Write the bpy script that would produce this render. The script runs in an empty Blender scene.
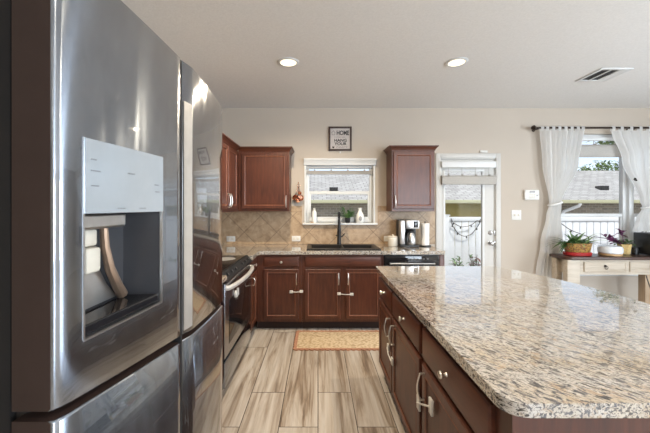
import bpy, bmesh, math, random
from mathutils import Vector, Matrix, noise as mnoise
random.seed(7)
R = math.radians
scene = bpy.context.scene
COL = scene.collection

# ------------------------------------------------------------------ camera
CAM_H = 1.43
cam_data = bpy.data.cameras.new('camera')
cam_data.sensor_fit = 'HORIZONTAL'
cam_data.sensor_width = 36.0
cam_data.lens = 320.0 / 650.0 * 36.0
cam_data.shift_x = 7.0 / 650.0
cam_data.shift_y = -10.5 / 650.0
cam_data.clip_start = 0.02
cam = bpy.data.objects.new('camera', cam_data)
cam.location = (0, 0, CAM_H)
cam.rotation_euler = (R(90), 0, 0)
COL.objects.link(cam)
scene.camera = cam

# ------------------------------------------------------------------ world, sun, window daylight, exposure
scene.view_settings.view_transform = 'Standard'
scene.view_settings.look = 'None'
scene.view_settings.exposure = -0.06
scene.view_settings.gamma = 1.0
scene.view_settings.use_curve_mapping = False
scene.cycles.max_bounces = 8
scene.cycles.diffuse_bounces = 5
scene.cycles.glossy_bounces = 4
scene.cycles.transparent_max_bounces = 16
scene.cycles.sample_clamp_indirect = 6.0
scene.cycles.use_denoising = True
scene.cycles.caustics_reflective = False
scene.cycles.caustics_refractive = False

world = bpy.data.worlds.new('world')
scene.world = world
world.use_nodes = True
wn = world.node_tree
wn.nodes.clear()
w_out = wn.nodes.new('ShaderNodeOutputWorld')
w_bg = wn.nodes.new('ShaderNodeBackground')
w_sky = wn.nodes.new('ShaderNodeTexSky')
w_sky.sky_type = 'NISHITA'
w_sky.sun_disc = False
w_sky.sun_elevation = R(52)
w_sky.sun_rotation = R(200)
w_sky.air_density = 0.7
w_sky.dust_density = 1.6
w_bg.inputs['Strength'].default_value = 0.26
w_hs = wn.nodes.new('ShaderNodeHueSaturation')
w_hs.inputs['Saturation'].default_value = 0.5
wn.links.new(w_sky.outputs[0], w_hs.inputs['Color'])
wn.links.new(w_hs.outputs[0], w_bg.inputs[0])
wn.links.new(w_bg.outputs[0], w_out.inputs[0])

def add_light(name, kind, loc, energy, color, rot=(0, 0, 0), **kw):
    d = bpy.data.lights.new(name, kind)
    d.energy = energy
    d.color = color
    for k, v in kw.items():
        setattr(d, k, v)
    o = bpy.data.objects.new(name, d)
    o.location = loc
    o.rotation_euler = rot
    COL.objects.link(o)
    return o

sun_dir = Vector((-0.28, 0.62, -0.86))
sun = add_light('sun', 'SUN', (0, -3, 12), 3.0, (1.0, 0.96, 0.90), angle=R(0.6))
sun.rotation_euler = sun_dir.to_track_quat('-Z', 'Y').to_euler()
# daylight lamps in the openings built below; the unseen rear one is added fill
REAR_Y, RIGHT_X = -4.2, 5.5
add_light('rear_fill_lamp', 'AREA', (3.65, REAR_Y + 0.02, 1.45), 350, (0.78, 0.89, 1.0),
          (R(90), 0, 0), shape='RECTANGLE', size=2.6, size_y=1.9)
add_light('side_window_daylight', 'AREA', (RIGHT_X - 0.02, 0.6, 1.45), 225, (0.78, 0.89, 1.0),
          (R(90), 0, R(90)), shape='RECTANGLE', size=1.8, size_y=1.9)

CEIL = 2.74
WALL_Y = 4.29
LEFT_X = -1.33

# ------------------------------------------------------------------ materials
class NT:
    def __init__(self, name):
        self.m = bpy.data.materials.new(name)
        self.m.use_nodes = True
        self.t = self.m.node_tree
        self.b = self.t.nodes['Principled BSDF']
        self.out = self.t.nodes['Material Output']
        self._co = None
    def n(self, kind, **kw):
        x = self.t.nodes.new(kind)
        for k, v in kw.items():
            setattr(x, k, v)
        return x
    def link(self, a, b):
        self.t.links.new(a, b)
    def put(self, sock, v):
        if isinstance(v, bpy.types.NodeSocket):
            self.link(v, sock)
        else:
            sock.default_value = v
    def co(self):
        if self._co is None:
            self._co = self.n('ShaderNodeNewGeometry').outputs['Position']
        return self._co
    def math(self, op, a, b=0.0, c=None, clamp=False):
        x = self.n('ShaderNodeMath', operation=op, use_clamp=clamp)
        self.put(x.inputs[0], a)
        self.put(x.inputs[1], b)
        if c is not None:
            self.put(x.inputs[2], c)
        return x.outputs[0]
    def sep(self, v=None):
        x = self.n('ShaderNodeSeparateXYZ')
        self.link(v or self.co(), x.inputs[0])
        return x.outputs
    def comb(self, a, b, c=0.0):
        x = self.n('ShaderNodeCombineXYZ')
        for i, v in enumerate((a, b, c)):
            self.put(x.inputs[i], v)
        return x.outputs[0]
    def mapping(self, scale=(1, 1, 1), rot=(0, 0, 0), v=None):
        x = self.n('ShaderNodeMapping')
        self.link(v or self.co(), x.inputs[0])
        x.inputs['Rotation'].default_value = rot
        x.inputs['Scale'].default_value = scale
        return x.outputs[0]
    def noise(self, v, scale, detail=3.0, rough=0.55, w=None, dist=0.0):
        x = self.n('ShaderNodeTexNoise')
        if w is not None:
            x.noise_dimensions = '4D'
            self.put(x.inputs['W'], w)
        self.link(v, x.inputs['Vector'])
        x.inputs['Scale'].default_value = scale
        x.inputs['Detail'].default_value = detail
        x.inputs['Roughness'].default_value = rough
        x.inputs['Distortion'].default_value = dist
        return x.outputs[0]
    def ramp(self, f, stops, interp='LINEAR'):
        x = self.n('ShaderNodeValToRGB')
        x.color_ramp.interpolation = interp
        e = x.color_ramp.elements
        while len(e) < len(stops):
            e.new(0.5)
        for i, (p, c) in enumerate(stops):
            e[i].position = p
            e[i].color = (*c, 1) if len(c) == 3 else c
        self.link(f, x.inputs[0])
        return x.outputs[0]
    def mix(self, f, a, b, mode='MIX'):
        x = self.n('ShaderNodeMix', data_type='RGBA', blend_type=mode)
        self.put(x.inputs[0], f)
        for s, v in ((x.inputs[6], a), (x.inputs[7], b)):
            self.put(s, (*v, 1) if isinstance(v, tuple) and len(v) == 3 else v)
        return x.outputs[2]
    def bump(self, h, strength=0.2, dist=0.01):
        x = self.n('ShaderNodeBump')
        x.inputs['Strength'].default_value = strength
        x.inputs['Distance'].default_value = dist
        self.link(h, x.inputs['Height'])
        self.link(x.outputs[0], self.b.inputs['Normal'])
    def set(self, **kw):
        for k, v in kw.items():
            s = self.b.inputs[k.replace('_', ' ')]
            if isinstance(v, tuple) and len(v) == 3:
                v = (*v, 1)
            self.put(s, v)
        return self

def simple(name, col, rough=0.5, metal=0.0, var=0.06, scale=30.0, bump=0.0, **kw):
    t = NT(name)
    nz = t.noise(t.co(), scale, 3)
    lo = tuple(max(0, c * (1 - var)) for c in col)
    hi = tuple(min(1, c * (1 + var)) for c in col)
    t.set(Base_Color=t.ramp(nz, [(0.3, lo), (0.7, hi)]), Roughness=rough, Metallic=metal, **kw)
    if bump:
        t.bump(nz, bump, 0.004)
    return t.m

def make_wood(name, dark, mid, light, rough, axis='z', scale=6.0, coat=0.10):
    t = NT(name)
    st = {'z': (7, 7, 0.7), 'y': (7, 0.7, 7), 'x': (0.7, 7, 7)}[axis]
    v = t.mapping(st)
    n1 = t.noise(v, scale, 5, 0.6, dist=0.6)
    n2 = t.noise(t.co(), 3.0, 2)
    c = t.ramp(n1, [(0.25, dark), (0.5, mid), (0.75, light)])
    c = t.mix(t.ramp(n2, [(0.3, (0, 0, 0)), (0.7, (0.5, 0.5, 0.5))]), c, light)
    t.set(Base_Color=c, Roughness=rough, Coat_Weight=coat, Coat_Roughness=0.18)
    t.bump(n1, 0.06, 0.002)
    return t.m

M = {}
def mk_materials():
    # walls and ceiling
    t = NT('wall_paint'); nz = t.noise(t.co(), 120, 3)
    t.set(Base_Color=t.ramp(t.noise(t.co(), 1.5), [(0.3, (0.50, 0.435, 0.365)), (0.7, (0.52, 0.455, 0.385))]), Roughness=0.75)
    t.bump(nz, 0.12, 0.003); M['wall'] = t.m
    t = NT('ceiling_paint'); nz = t.noise(t.co(), 75, 4, 0.6)
    t.set(Base_Color=t.ramp(nz, [(0.3, (0.75, 0.745, 0.735)), (0.7, (0.82, 0.815, 0.805))]), Roughness=0.85)
    t.bump(nz, 0.35, 0.006); M['ceiling'] = t.m
    # floor planks
    t = NT('wood_look_tile'); s = t.sep()
    v = t.comb(t.math('SUBTRACT', s[1], 2.07), s[0], 0.0)
    br = t.n('ShaderNodeTexBrick', offset=0.671, offset_frequency=2, squash=1.0, squash_frequency=2)
    t.link(v, br.inputs['Vector'])
    br.inputs['Color1'].default_value = (0, 0, 0, 1); br.inputs['Color2'].default_value = (1, 1, 1, 1)
    br.inputs['Mortar'].default_value = (0.5, 0.5, 0.5, 1)
    br.inputs['Scale'].default_value = 1.0; br.inputs['Mortar Size'].default_value = 0.0028
    br.inputs['Mortar Smooth'].default_value = 0.1
    br.inputs['Brick Width'].default_value = 1.17; br.inputs['Row Height'].default_value = 0.254
    rnd = br.outputs['Color']; mort = br.outputs['Fac']
    vs = t.mapping((13, 0.9, 1))
    w = t.math('MULTIPLY', rnd, 37.0)
    g1 = t.noise(vs, 1.0, 5, 0.62, w=w, dist=1.1)
    g2 = t.noise(t.mapping((60, 2.2, 1)), 1.0, 3, 0.6, w=w)
    c = t.ramp(g1, [(0.33, (0.145, 0.092, 0.060)), (0.42, (0.34, 0.265, 0.20)), (0.51, (0.56, 0.50, 0.44)), (0.66, (0.72, 0.69, 0.66))])
    c = t.mix(0.22, c, t.ramp(g2, [(0.35, (0.14, 0.10, 0.075)), (0.65, (0.60, 0.54, 0.47))]))
    c = t.mix(t.math('MULTIPLY', rnd, 0.30), c, (0.62, 0.585, 0.55))
    c = t.mix(mort, c, (0.085, 0.07, 0.06))
    t.set(Base_Color=c, Roughness=t.ramp(g2, [(0.3, (0.30,) * 3), (0.7, (0.42,) * 3)]))
    t.bump(t.math('SUBTRACT', t.math('MULTIPLY', g2, 0.15), mort), 0.25, 0.004); M['floor'] = t.m
    # granite
    t = NT('granite'); co = t.co()
    vs = t.mapping((0.75, 2.3, 2.3), v=t.mapping((1, 1, 1), (0, 0, R(52))))
    warp = t.noise(co, 9, 2)
    n1 = t.noise(vs, 30, 6, 0.70, dist=0.5)
    n2 = t.noise(vs, 16, 4, 0.6, dist=1.0)
    n3 = t.noise(co, 150, 2, 0.5)
    n4 = t.noise(co, 5.0, 3, 0.6)
    c = t.ramp(n4, [(0.33, (0.51, 0.43, 0.32)), (0.5, (0.55, 0.51, 0.455)), (0.7, (0.50, 0.49, 0.48))])
    c = t.mix(t.ramp(n2, [(0.52, (0, 0, 0)), (0.66, (0.8, 0.8, 0.8))]), c, (0.40, 0.285, 0.175))
    c = t.mix(t.ramp(n1, [(0.42, (1,) * 3), (0.48, (0, 0, 0))]), c, (0.085, 0.079, 0.084))
    c = t.mix(t.ramp(n1, [(0.54, (0, 0, 0)), (0.585, (1, 1, 1))]), c, (0.028, 0.023, 0.020))
    c = t.mix(t.ramp(n3, [(0.58, (0, 0, 0)), (0.70, (0.55,) * 3)]), c, (0.10, 0.08, 0.07))
    t.set(Base_Color=c, Roughness=0.12, Specular_IOR_Level=0.6, Coat_Weight=1.0, Coat_Roughness=0.025, Coat_IOR=1.6); M['granite'] = t.m
    # diagonal tile backsplash
    t = NT('travertine_tile'); s = t.sep(); p = 0.305; r2 = 1 / math.sqrt(2)
    xs = t.math('ADD', t.math('ADD', s[0], s[1]), 0.78 - WALL_Y)
    zs = t.math('SUBTRACT', s[2], 1.296)
    a = t.math('MULTIPLY', t.math('ADD', xs, zs), r2 / p)
    b = t.math('MULTIPLY', t.math('SUBTRACT', xs, zs), r2 / p)
    def line(q, wd):
        fr = t.math('SUBTRACT', q, t.math('FLOOR', q))
        d = t.math('MINIMUM', fr, t.math('SUBTRACT', 1.0, fr))
        return t.math('LESS_THAN', d, wd)
    diag = t.math('MAXIMUM', line(a, 0.010), line(b, 0.010))
    sx = t.math('DIVIDE', xs, p)
    stra = line(sx, 0.009)
    isb = t.math('GREATER_THAN', s[2], 1.352)
    gro = t.math('ADD', t.math('MULTIPLY', diag, t.math('SUBTRACT', 1.0, isb)), t.math('MULTIPLY', stra, isb), clamp=True)
    bl = t.math('LESS_THAN', t.math('ABSOLUTE', t.math('SUBTRACT', s[2], 1.352)), 0.0025)
    gro = t.math('MAXIMUM', gro, bl)
    cid = t.comb(t.math('FLOOR', a), t.math('FLOOR', b), t.math('MULTIPLY', isb, t.math('ADD', t.math('FLOOR', sx), 9.0)))
    wno = t.n('ShaderNodeTexWhiteNoise'); t.link(cid, wno.inputs[0])
    n1 = t.noise(t.co(), 14, 5, 0.65, dist=0.6)
    c = t.ramp(n1, [(0.28, (0.26, 0.17, 0.10)), (0.5, (0.42, 0.30, 0.19)), (0.72, (0.53, 0.405, 0.275))])
    c = t.mix(t.math('MULTIPLY', wno.outputs[0], 0.3), c, (0.36, 0.26, 0.17))
    c = t.mix(gro, c, (0.185, 0.125, 0.08))
    t.set(Base_Color=c, Roughness=0.45); t.bump(t.math('SUBTRACT', t.math('MULTIPLY', n1, 0.3), gro), 0.2, 0.004); M['tile'] = t.m
    # wood
    M['cherry'] = make_wood('cherry_cabinet_wood', (0.034, 0.010, 0.0062), (0.066, 0.0188, 0.0098), (0.118, 0.035, 0.017), 0.40)
    M['cherry_h'] = make_wood('cherry_drawer_wood', (0.034, 0.010, 0.0062), (0.066, 0.0188, 0.0098), (0.118, 0.035, 0.017), 0.40, 'x')
    M['cherry_y'] = make_wood('cherry_island_drawer_wood', (0.034, 0.010, 0.0062), (0.066, 0.0188, 0.0098), (0.118, 0.035, 0.017), 0.40, 'y')
    M['bead'] = make_wood('sheen_bead_wood', (0.12, 0.040, 0.022), (0.20, 0.075, 0.042), (0.28, 0.12, 0.07), 0.30)  # paler tone paints the sheen along the door bead into its colour
    M['espresso'] = make_wood('dark_desk_top_wood', (0.022, 0.010, 0.007), (0.045, 0.02, 0.013), (0.075, 0.035, 0.022), 0.3, 'x')
    M['desk'] = make_wood('cream_distressed_wood', (0.28, 0.22, 0.155), (0.46, 0.39, 0.305), (0.54, 0.48, 0.40), 0.55, 'x', 5.0, 0.05)
    M['desk_brown'] = make_wood('tan_leg_wood', (0.22, 0.14, 0.08), (0.34, 0.24, 0.15), (0.46, 0.34, 0.23), 0.55, 'z', 5.0, 0.05)
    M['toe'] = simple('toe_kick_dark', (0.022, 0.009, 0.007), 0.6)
    # metals and appliances
    t = NT('stainless_steel')
    v = t.mapping((220, 220, 1.0))
    nz = t.noise(v, 1.0, 3)
    sm = t.noise(t.mapping((3, 3, 1.6), (0.5, 0.3, 0.2)), 4, 5, 0.65)
    t.set(Base_Color=t.ramp(sm, [(0.3, (0.18, 0.21, 0.26)), (0.7, (0.29, 0.33, 0.39))]), Metallic=1.0,
          Roughness=t.math('ADD', t.math('MULTIPLY', sm, 0.06), 0.23), Coat_Weight=1.0, Coat_Roughness=0.02, Coat_IOR=1.8, Anisotropic=0.97, Anisotropic_Rotation=0.25)
    t.bump(t.noise(t.mapping((1, 9, 0.22)), 1.0, 2), 0.22, 0.02); M['steel'] = t.m
    M['steel_soft'] = simple('satin_steel', (0.62, 0.62, 0.62), 0.32, 1.0)
    M['steel_side'] = simple('dark_appliance_side', (0.030, 0.018, 0.0145), 0.5, 0.0, Specular_IOR_Level=0.2)
    M['fridge_body'] = simple('black_cabinet_paint', (0.010, 0.009, 0.009), 0.6, 0.0, Specular_IOR_Level=0.2)
    M['handle_strip'] = simple('pale_handle_metal', (0.66, 0.62, 0.57), 0.35, 0.7)
    M['panel'] = simple('silver_dispenser_panel', (0.44, 0.49, 0.54), 0.14, 0.45, 0.02)
    M['print'] = simple('grey_print', (0.13, 0.14, 0.16), 0.5)
    M['cavity'] = simple('dark_grey_plastic', (0.045, 0.046, 0.052), 0.30)
    M['ivory'] = simple('ivory_plastic', (0.60, 0.57, 0.50), 0.35)
    M['bronze_tube'] = simple('bronze_tint_metal', (0.42, 0.30, 0.22), 0.3, 0.8)
    M['gap'] = simple('gasket_black', (0.008, 0.008, 0.009), 0.6)
    M['nickel'] = simple('brushed_nickel', (0.70, 0.66, 0.60), 0.28, 1.0)
    M['black_glass'] = simple('black_glass', (0.012, 0.012, 0.014), 0.06, 0.0)
    M['cooktop'] = simple('black_ceramic_cooktop', (0.014, 0.012, 0.012), 0.16, 0.0, Specular_IOR_Level=0.15)
    M['control_black'] = simple('matte_black_panel', (0.010, 0.010, 0.011), 0.5, 0.0, Specular_IOR_Level=0.2)
    M['black'] = simple('black_plastic', (0.014, 0.014, 0.015), 0.35)
    M['black_metal'] = simple('matte_black_metal', (0.010, 0.010, 0.011), 0.38, 0.3)
    M['bronze'] = simple('oil_rubbed_bronze', (0.035, 0.022, 0.016), 0.4, 0.6)
    M['range_steel'] = simple('dark_stainless', (0.36, 0.36, 0.385), 0.24, 1.0)
    M['handle_white'] = simple('bright_range_handle', (0.80, 0.80, 0.79), 0.30, 0.6)
    M['copper'] = simple('copper', (0.60, 0.32, 0.21), 0.22, 1.0)
    M['chrome'] = simple('chrome', (0.42, 0.41, 0.40), 0.16, 1.0)
    # whites
    M['white'] = simple('white_trim_paint', (0.68, 0.69, 0.69), 0.4, 0, 0.02)
    M['greige_trim'] = simple('door_paint', (0.56, 0.545, 0.515), 0.4, 0, 0.02)
    M['vinyl'] = simple('white_vinyl', (0.82, 0.84, 0.88), 0.45, 0, 0.02)
    M['plate'] = simple('white_plastic', (0.70, 0.69, 0.66), 0.4, 0, 0.02)
    M['almond'] = simple('almond_plastic', (0.72, 0.66, 0.56), 0.4, 0, 0.02)
    M['grey_plastic'] = simple('grey_plastic', (0.30, 0.30, 0.30), 0.4)
    M['ceramic'] = simple('cream_ceramic', (0.70, 0.66, 0.58), 0.25, 0, 0.03)
    M['white_ceramic'] = simple('white_ceramic', (0.82, 0.82, 0.80), 0.25, 0, 0.02)
    M['paper'] = simple('paper_towel', (0.83, 0.82, 0.80), 0.9, 0, 0.03, 90, 0.3)
    M['shade'] = simple('linen_shade', (0.44, 0.42, 0.39), 0.9, 0, 0.05, 60, 0.2)
    M['frost'] = simple('frosted_lid', (0.72, 0.76, 0.80), 0.3)
    # lamp lens
    t = NT('lamp_lens'); t.set(Base_Color=(0.9, 0.85, 0.75), Emission_Color=(1.0, 0.86, 0.60), Emission_Strength=1.8); M['lens'] = t.m
    # glass
    t = NT('window_glass')
    tr = t.n('ShaderNodeBsdfTransparent'); gl = t.n('ShaderNodeBsdfGlossy'); gl.inputs['Roughness'].default_value = 0.01
    tr.inputs['Color'].default_value = (0.97, 0.985, 0.98, 1)
    ge = t.n('ShaderNodeNewGeometry')
    dp = t.n('ShaderNodeVectorMath', operation='DOT_PRODUCT')
    t.link(ge.outputs['Incoming'], dp.inputs[0]); t.link(ge.outputs['Normal'], dp.inputs[1])
    sch = t.math('POWER', t.math('SUBTRACT', 1.0, t.math('ABSOLUTE', dp.outputs['Value'])), 5.0)
    ms = t.n('ShaderNodeMixShader')
    t.link(t.math('ADD', 0.035, t.math('MULTIPLY', sch, 0.9)), ms.inputs[0]); t.link(tr.outputs[0], ms.inputs[1]); t.link(gl.outputs[0], ms.inputs[2])
    t.link(ms.outputs[0], t.out.inputs['Surface']); M['glass'] = t.m
    # sheer curtain with small dark sprigs
    t = NT('sheer_curtain')
    tr = t.n('ShaderNodeBsdfTransparent'); df = t.n('ShaderNodeBsdfDiffuse'); tl = t.n('ShaderNodeBsdfTranslucent')
    vo = t.n('ShaderNodeTexVoronoi'); t.link(t.co(), vo.inputs['Vector']); vo.inputs['Scale'].default_value = 3.6
    jag = t.math('ADD', vo.outputs['Distance'], t.math('MULTIPLY', t.noise(t.co(), 60, 3), 0.16))
    spot = t.math('LESS_THAN', jag, 0.165)
    weave = t.noise(t.mapping((160, 160, 8)), 1.0, 2)
    colr = t.mix(spot, t.ramp(weave, [(0.3, (0.92, 0.915, 0.90)), (0.7, (0.95, 0.945, 0.935))]), (0.06, 0.05, 0.05))
    t.link(colr, df.inputs[0]); t.link(colr, tl.inputs[0])
    m1 = t.n('ShaderNodeMixShader'); m1.inputs[0].default_value = 0.55
    t.link(df.outputs[0], m1.inputs[1]); t.link(tl.outputs[0], m1.inputs[2])
    m2 = t.n('ShaderNodeMixShader')
    m2.inputs[0].default_value = 0.10
    t.link(m1.outputs[0], m2.inputs[1]); t.link(tr.outputs[0], m2.inputs[2])
    t.link(m2.outputs[0], t.out.inputs['Surface']); M['curtain'] = t.m
    # rug
    t = NT('woven_rug'); s = t.sep()
    wv = t.n('ShaderNodeTexVoronoi'); t.link(t.mapping((38, 52, 1)), wv.inputs['Vector']); wv.inputs['Scale'].default_value = 1.0
    c = t.ramp(wv.outputs['Distance'], [(0.15, (0.78, 0.66, 0.48)), (0.5, (0.68, 0.54, 0.36)), (0.8, (0.50, 0.36, 0.22))])
    t.set(Base_Color=c, Roughness=0.95); t.bump(wv.outputs['Distance'], 0.4, 0.006); M['rug'] = t.m
    M['rug_border'] = simple('rust_border', (0.48, 0.25, 0.16), 0.95, 0, 0.3, 120, 0.3)
    # planters and plants
    t = NT('painted_planter')
    nz = t.noise(t.co(), 26, 3, 0.6, dist=1.8); s = t.sep()
    c = t.ramp(nz, [(0.38, (0.16, 0.07, 0.03)), (0.48, (0.52, 0.30, 0.07)), (0.56, (0.20, 0.16, 0.06)), (0.66, (0.50, 0.13, 0.05))], 'CONSTANT')
    t.set(Base_Color=c, Roughness=0.35); M['planter'] = t.m
    M['red_glaze'] = simple('red_glaze', (0.36, 0.022, 0.022), 0.3)
    M['tan_pot'] = simple('straw_yellow_pot', (0.60, 0.43, 0.18), 0.6, 0, 0.15, 60)
    M['light_wood'] = simple('light_wood_base', (0.52, 0.33, 0.17), 0.5, 0, 0.1)
    M['soil'] = simple('soil', (0.035, 0.022, 0.015), 0.95)
    def leafm(name, dk, lt, sc=14):
        t = NT(name); nz = t.noise(t.co(), sc, 2)
        t.set(Base_Color=t.ramp(nz, [(0.3, dk), (0.7, lt)]), Roughness=0.45, Subsurface_Weight=0.0)
        M[name] = t.m
    leafm('leaf_green', (0.03, 0.09, 0.025), (0.12, 0.24, 0.07), 40)
    leafm('leaf_pale', (0.10, 0.22, 0.06), (0.30, 0.42, 0.17), 40)
    leafm('leaf_purple', (0.07, 0.012, 0.055), (0.20, 0.045, 0.13), 40)
    leafm('leaf_red', (0.12, 0.025, 0.02), (0.22, 0.10, 0.05), 20)
    leafm('leaf_tree', (0.05, 0.11, 0.02), (0.22, 0.33, 0.09), 1.2)
    M['bark'] = simple('bark', (0.10, 0.07, 0.05), 0.9, 0, 0.3, 20, 0.4)
    # outdoors
    t = NT('roof_shingles'); s = t.sep()
    br = t.n('ShaderNodeTexBrick', offset=0.5); t.link(t.comb(s[0], t.math('MULTIPLY', s[1], 1.08), 0), br.inputs['Vector'])
    br.inputs['Color1'].default_value = (0.36, 0.35, 0.34, 1); br.inputs['Color2'].default_value = (0.54, 0.535, 0.53, 1)
    br.inputs['Mortar'].default_value = (0.20, 0.19, 0.19, 1); br.inputs['Scale'].default_value = 1.0
    br.inputs['Mortar Size'].default_value = 0.018; br.inputs['Brick Width'].default_value = 0.33; br.inputs['Row Height'].default_value = 0.20
    t.set(Base_Color=t.mix(0.25, br.outputs['Color'], t.ramp(t.noise(t.co(), 6, 4), [(0.3, (0.34,) * 3), (0.7, (0.58,) * 3)])), Roughness=0.9); M['shingle'] = t.m
    t = NT('stone_brick_siding'); s = t.sep()
    br = t.n('ShaderNodeTexBrick', offset=0.5); t.link(t.comb(s[0], s[2], 0), br.inputs['Vector'])
    br.inputs['Color1'].default_value = (0.20, 0.17, 0.14, 1); br.inputs['Color2'].default_value = (0.33, 0.28, 0.22, 1)
    br.inputs['Mortar'].default_value = (0.36, 0.34, 0.30, 1); br.inputs['Scale'].default_value = 1.0
    br.inputs['Mortar Size'].default_value = 0.012; br.inputs['Brick Width'].default_value = 0.24; br.inputs['Row Height'].default_value = 0.085
    t.set(Base_Color=br.outputs['Color'], Roughness=0.85); M['siding'] = t.m
    M['olive'] = simple('olive_yellow_paint', (0.25, 0.20, 0.05), 0.7, 0, 0.08, 2)
    M['fascia'] = simple('pale_olive_fascia', (0.42, 0.41, 0.27), 0.6, 0, 0.04)
    M['concrete'] = simple('patio_concrete', (0.48, 0.46, 0.43), 0.9, 0, 0.1, 3)
    M['fabric_white'] = simple('white_fabric', (0.80, 0.79, 0.77), 0.9, 0, 0.03)
    M['ink'] = simple('sign_ink', (0.03, 0.025, 0.025), 0.7)
    M['ink_soft'] = simple('sign_ink_faded', (0.22, 0.20, 0.19), 0.7)
    M['sign_board'] = simple('sign_board', (0.52, 0.47, 0.44), 0.7, 0, 0.05)
    M['frame_dark'] = simple('dark_sign_frame', (0.045, 0.022, 0.016), 0.5)
mk_materials()

# ------------------------------------------------------------------ mesh helpers
WL = {}
def wloc(o):
    return WL.get(o.name, Vector((0, 0, 0))) if o is not None else Vector((0, 0, 0))

class MB:
    def __init__(self):
        self.bm = bmesh.new()
    def box(self, x0, x1, y0, y1, z0, z1, bev=0.0, seg=2, mi=0, mat=None):
        mtx = Matrix.Translation(((x0 + x1) / 2, (y0 + y1) / 2, (z0 + z1) / 2)) @ Matrix.Diagonal((abs(x1 - x0), abs(y1 - y0), abs(z1 - z0), 1))
        if mat is not None:
            mtx = mat @ mtx
        r = bmesh.ops.create_cube(self.bm, size=1.0, matrix=mtx)
        vs = r['verts']
        fs = set(f for v in vs for f in v.link_faces)
        for f in fs:
            f.material_index = mi
        if bev:
            es = list(set(e for v in vs for e in v.link_edges))
            rr = bmesh.ops.bevel(self.bm, geom=es, offset=bev, segments=seg, affect='EDGES', profile=0.5)
            for f in rr['faces']:
                f.material_index = mi
        return self
    def poly(self, pts, mi=0):
        vs = [self.bm.verts.new(p) for p in pts]
        f = self.bm.faces.new(vs)
        f.material_index = mi
        return f
    def prism(self, pts, z0, z1, axis='z', mi=0):
        """extrude a 2D outline; axis z: (x,y); axis y: (x,z); axis x: (y,z)"""
        def P(a, b, h):
            return {'z': (a, b, h), 'y': (a, h, b), 'x': (h, a, b)}[axis]
        n = len(pts)
        a = [self.bm.verts.new(P(p[0], p[1], z0)) for p in pts]
        b = [self.bm.verts.new(P(p[0], p[1], z1)) for p in pts]
        fs = [self.bm.faces.new(a), self.bm.faces.new(b[::-1])]
        for i in range(n):
            fs.append(self.bm.faces.new((a[i], a[(i + 1) % n], b[(i + 1) % n], b[i])))
        for f in fs:
            f.material_index = mi
        return self
    def slab(self, outer, holes, z0, z1):
        """flat slab in XY with holes"""
        loops = [outer] + holes
        es = []
        for lp in loops:
            vs = [self.bm.verts.new((p[0], p[1], z1)) for p in lp]
            for i in range(len(vs)):
                es.append(self.bm.edges.new((vs[i], vs[(i + 1) % len(vs)])))
        r = bmesh.ops.triangle_fill(self.bm, edges=es, use_beauty=True)
        fs = [g for g in r['geom'] if isinstance(g, bmesh.types.BMFace)]
        rr = bmesh.ops.extrude_face_region(self.bm, geom=fs)
        bmesh.ops.translate(self.bm, vec=(0, 0, z0 - z1), verts=[g for g in rr['geom'] if isinstance(g, bmesh.types.BMVert)])
        return self
    def tube(self, pts, r, seg=8, closed=False, caps=True, mi=0):
        pts = [Vector(p) for p in pts]
        n = len(pts)
        rs = r if isinstance(r, (list, tuple)) else [r] * n
        rings = []
        up = None
        for i in range(n):
            if closed:
                d = pts[(i + 1) % n] - pts[i - 1]
            else:
                d = pts[min(i + 1, n - 1)] - pts[max(i - 1, 0)]
            d.normalize()
            if up is None:
                up = Vector((0, 0, 1)) if abs(d.z) < 0.9 else Vector((1, 0, 0))
            s = d.cross(up)
            if s.length < 1e-5:
                s = d.orthogonal()
            s.normalize()
            up = s.cross(d).normalized()
            rings.append([self.bm.verts.new(pts[i] + (s * math.cos(k * 2 * math.pi / seg) + up * math.sin(k * 2 * math.pi / seg)) * rs[i]) for k in range(seg)])
        m = n if closed else n - 1
        for i in range(m):
            a, b = rings[i], rings[(i + 1) % n]
            for k in range(seg):
                f = self.bm.faces.new((a[k], a[(k + 1) % seg], b[(k + 1) % seg], b[k]))
                f.material_index = mi
        if caps and not closed:
            for ring in (rings[0][::-1], rings[-1]):
                self.bm.faces.new(ring).material_index = mi
        return self
    def lathe(self, prof, c=(0, 0, 0), seg=24, mat=None, mi=0, sx=1.0, sy=1.0):
        c = Vector(c)
        rings = []
        for (r, z) in prof:
            ring = []
            for k in range(seg):
                a = 2 * math.pi * k / seg
                p = Vector((r * math.cos(a) * sx, r * math.sin(a) * sy, z))
                if mat is not None:
                    p = mat @ p
                ring.append(self.bm.verts.new(c + p))
            rings.append(ring)
        for i in range(len(prof) - 1):
            a, b = rings[i], rings[i + 1]
            for k in range(seg):
                f = self.bm.faces.new((a[k], a[(k + 1) % seg], b[(k + 1) % seg], b[k]))
                f.material_index = mi
        self.bm.faces.new(rings[0][::-1]).material_index = mi
        self.bm.faces.new(rings[-1]).material_index = mi
        return self
    def rings(self, F, u0, u1, v0, v1, steps, mi=0, bead=()):
        """stack of rectangles (inset, w) joined, closed at both ends; F maps (u,v,w)"""
        prev = None
        first = None
        for si, (ins, w) in enumerate(steps):
            vs = [self.bm.verts.new(F(u, v, w)) for (u, v) in
                  ((u0 + ins, v0 + ins), (u1 - ins, v0 + ins), (u1 - ins, v1 - ins), (u0 + ins, v1 - ins))]
            if prev is None:
                first = vs
            else:
                for k in range(4):
                    self.bm.faces.new((prev[k], prev[(k + 1) % 4], vs[(k + 1) % 4], vs[k])).material_index = 1 if si in bead else mi
            prev = vs
        self.bm.faces.new(first[::-1]).material_index = mi
        self.bm.faces.new(prev).material_index = mi
        return self
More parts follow.
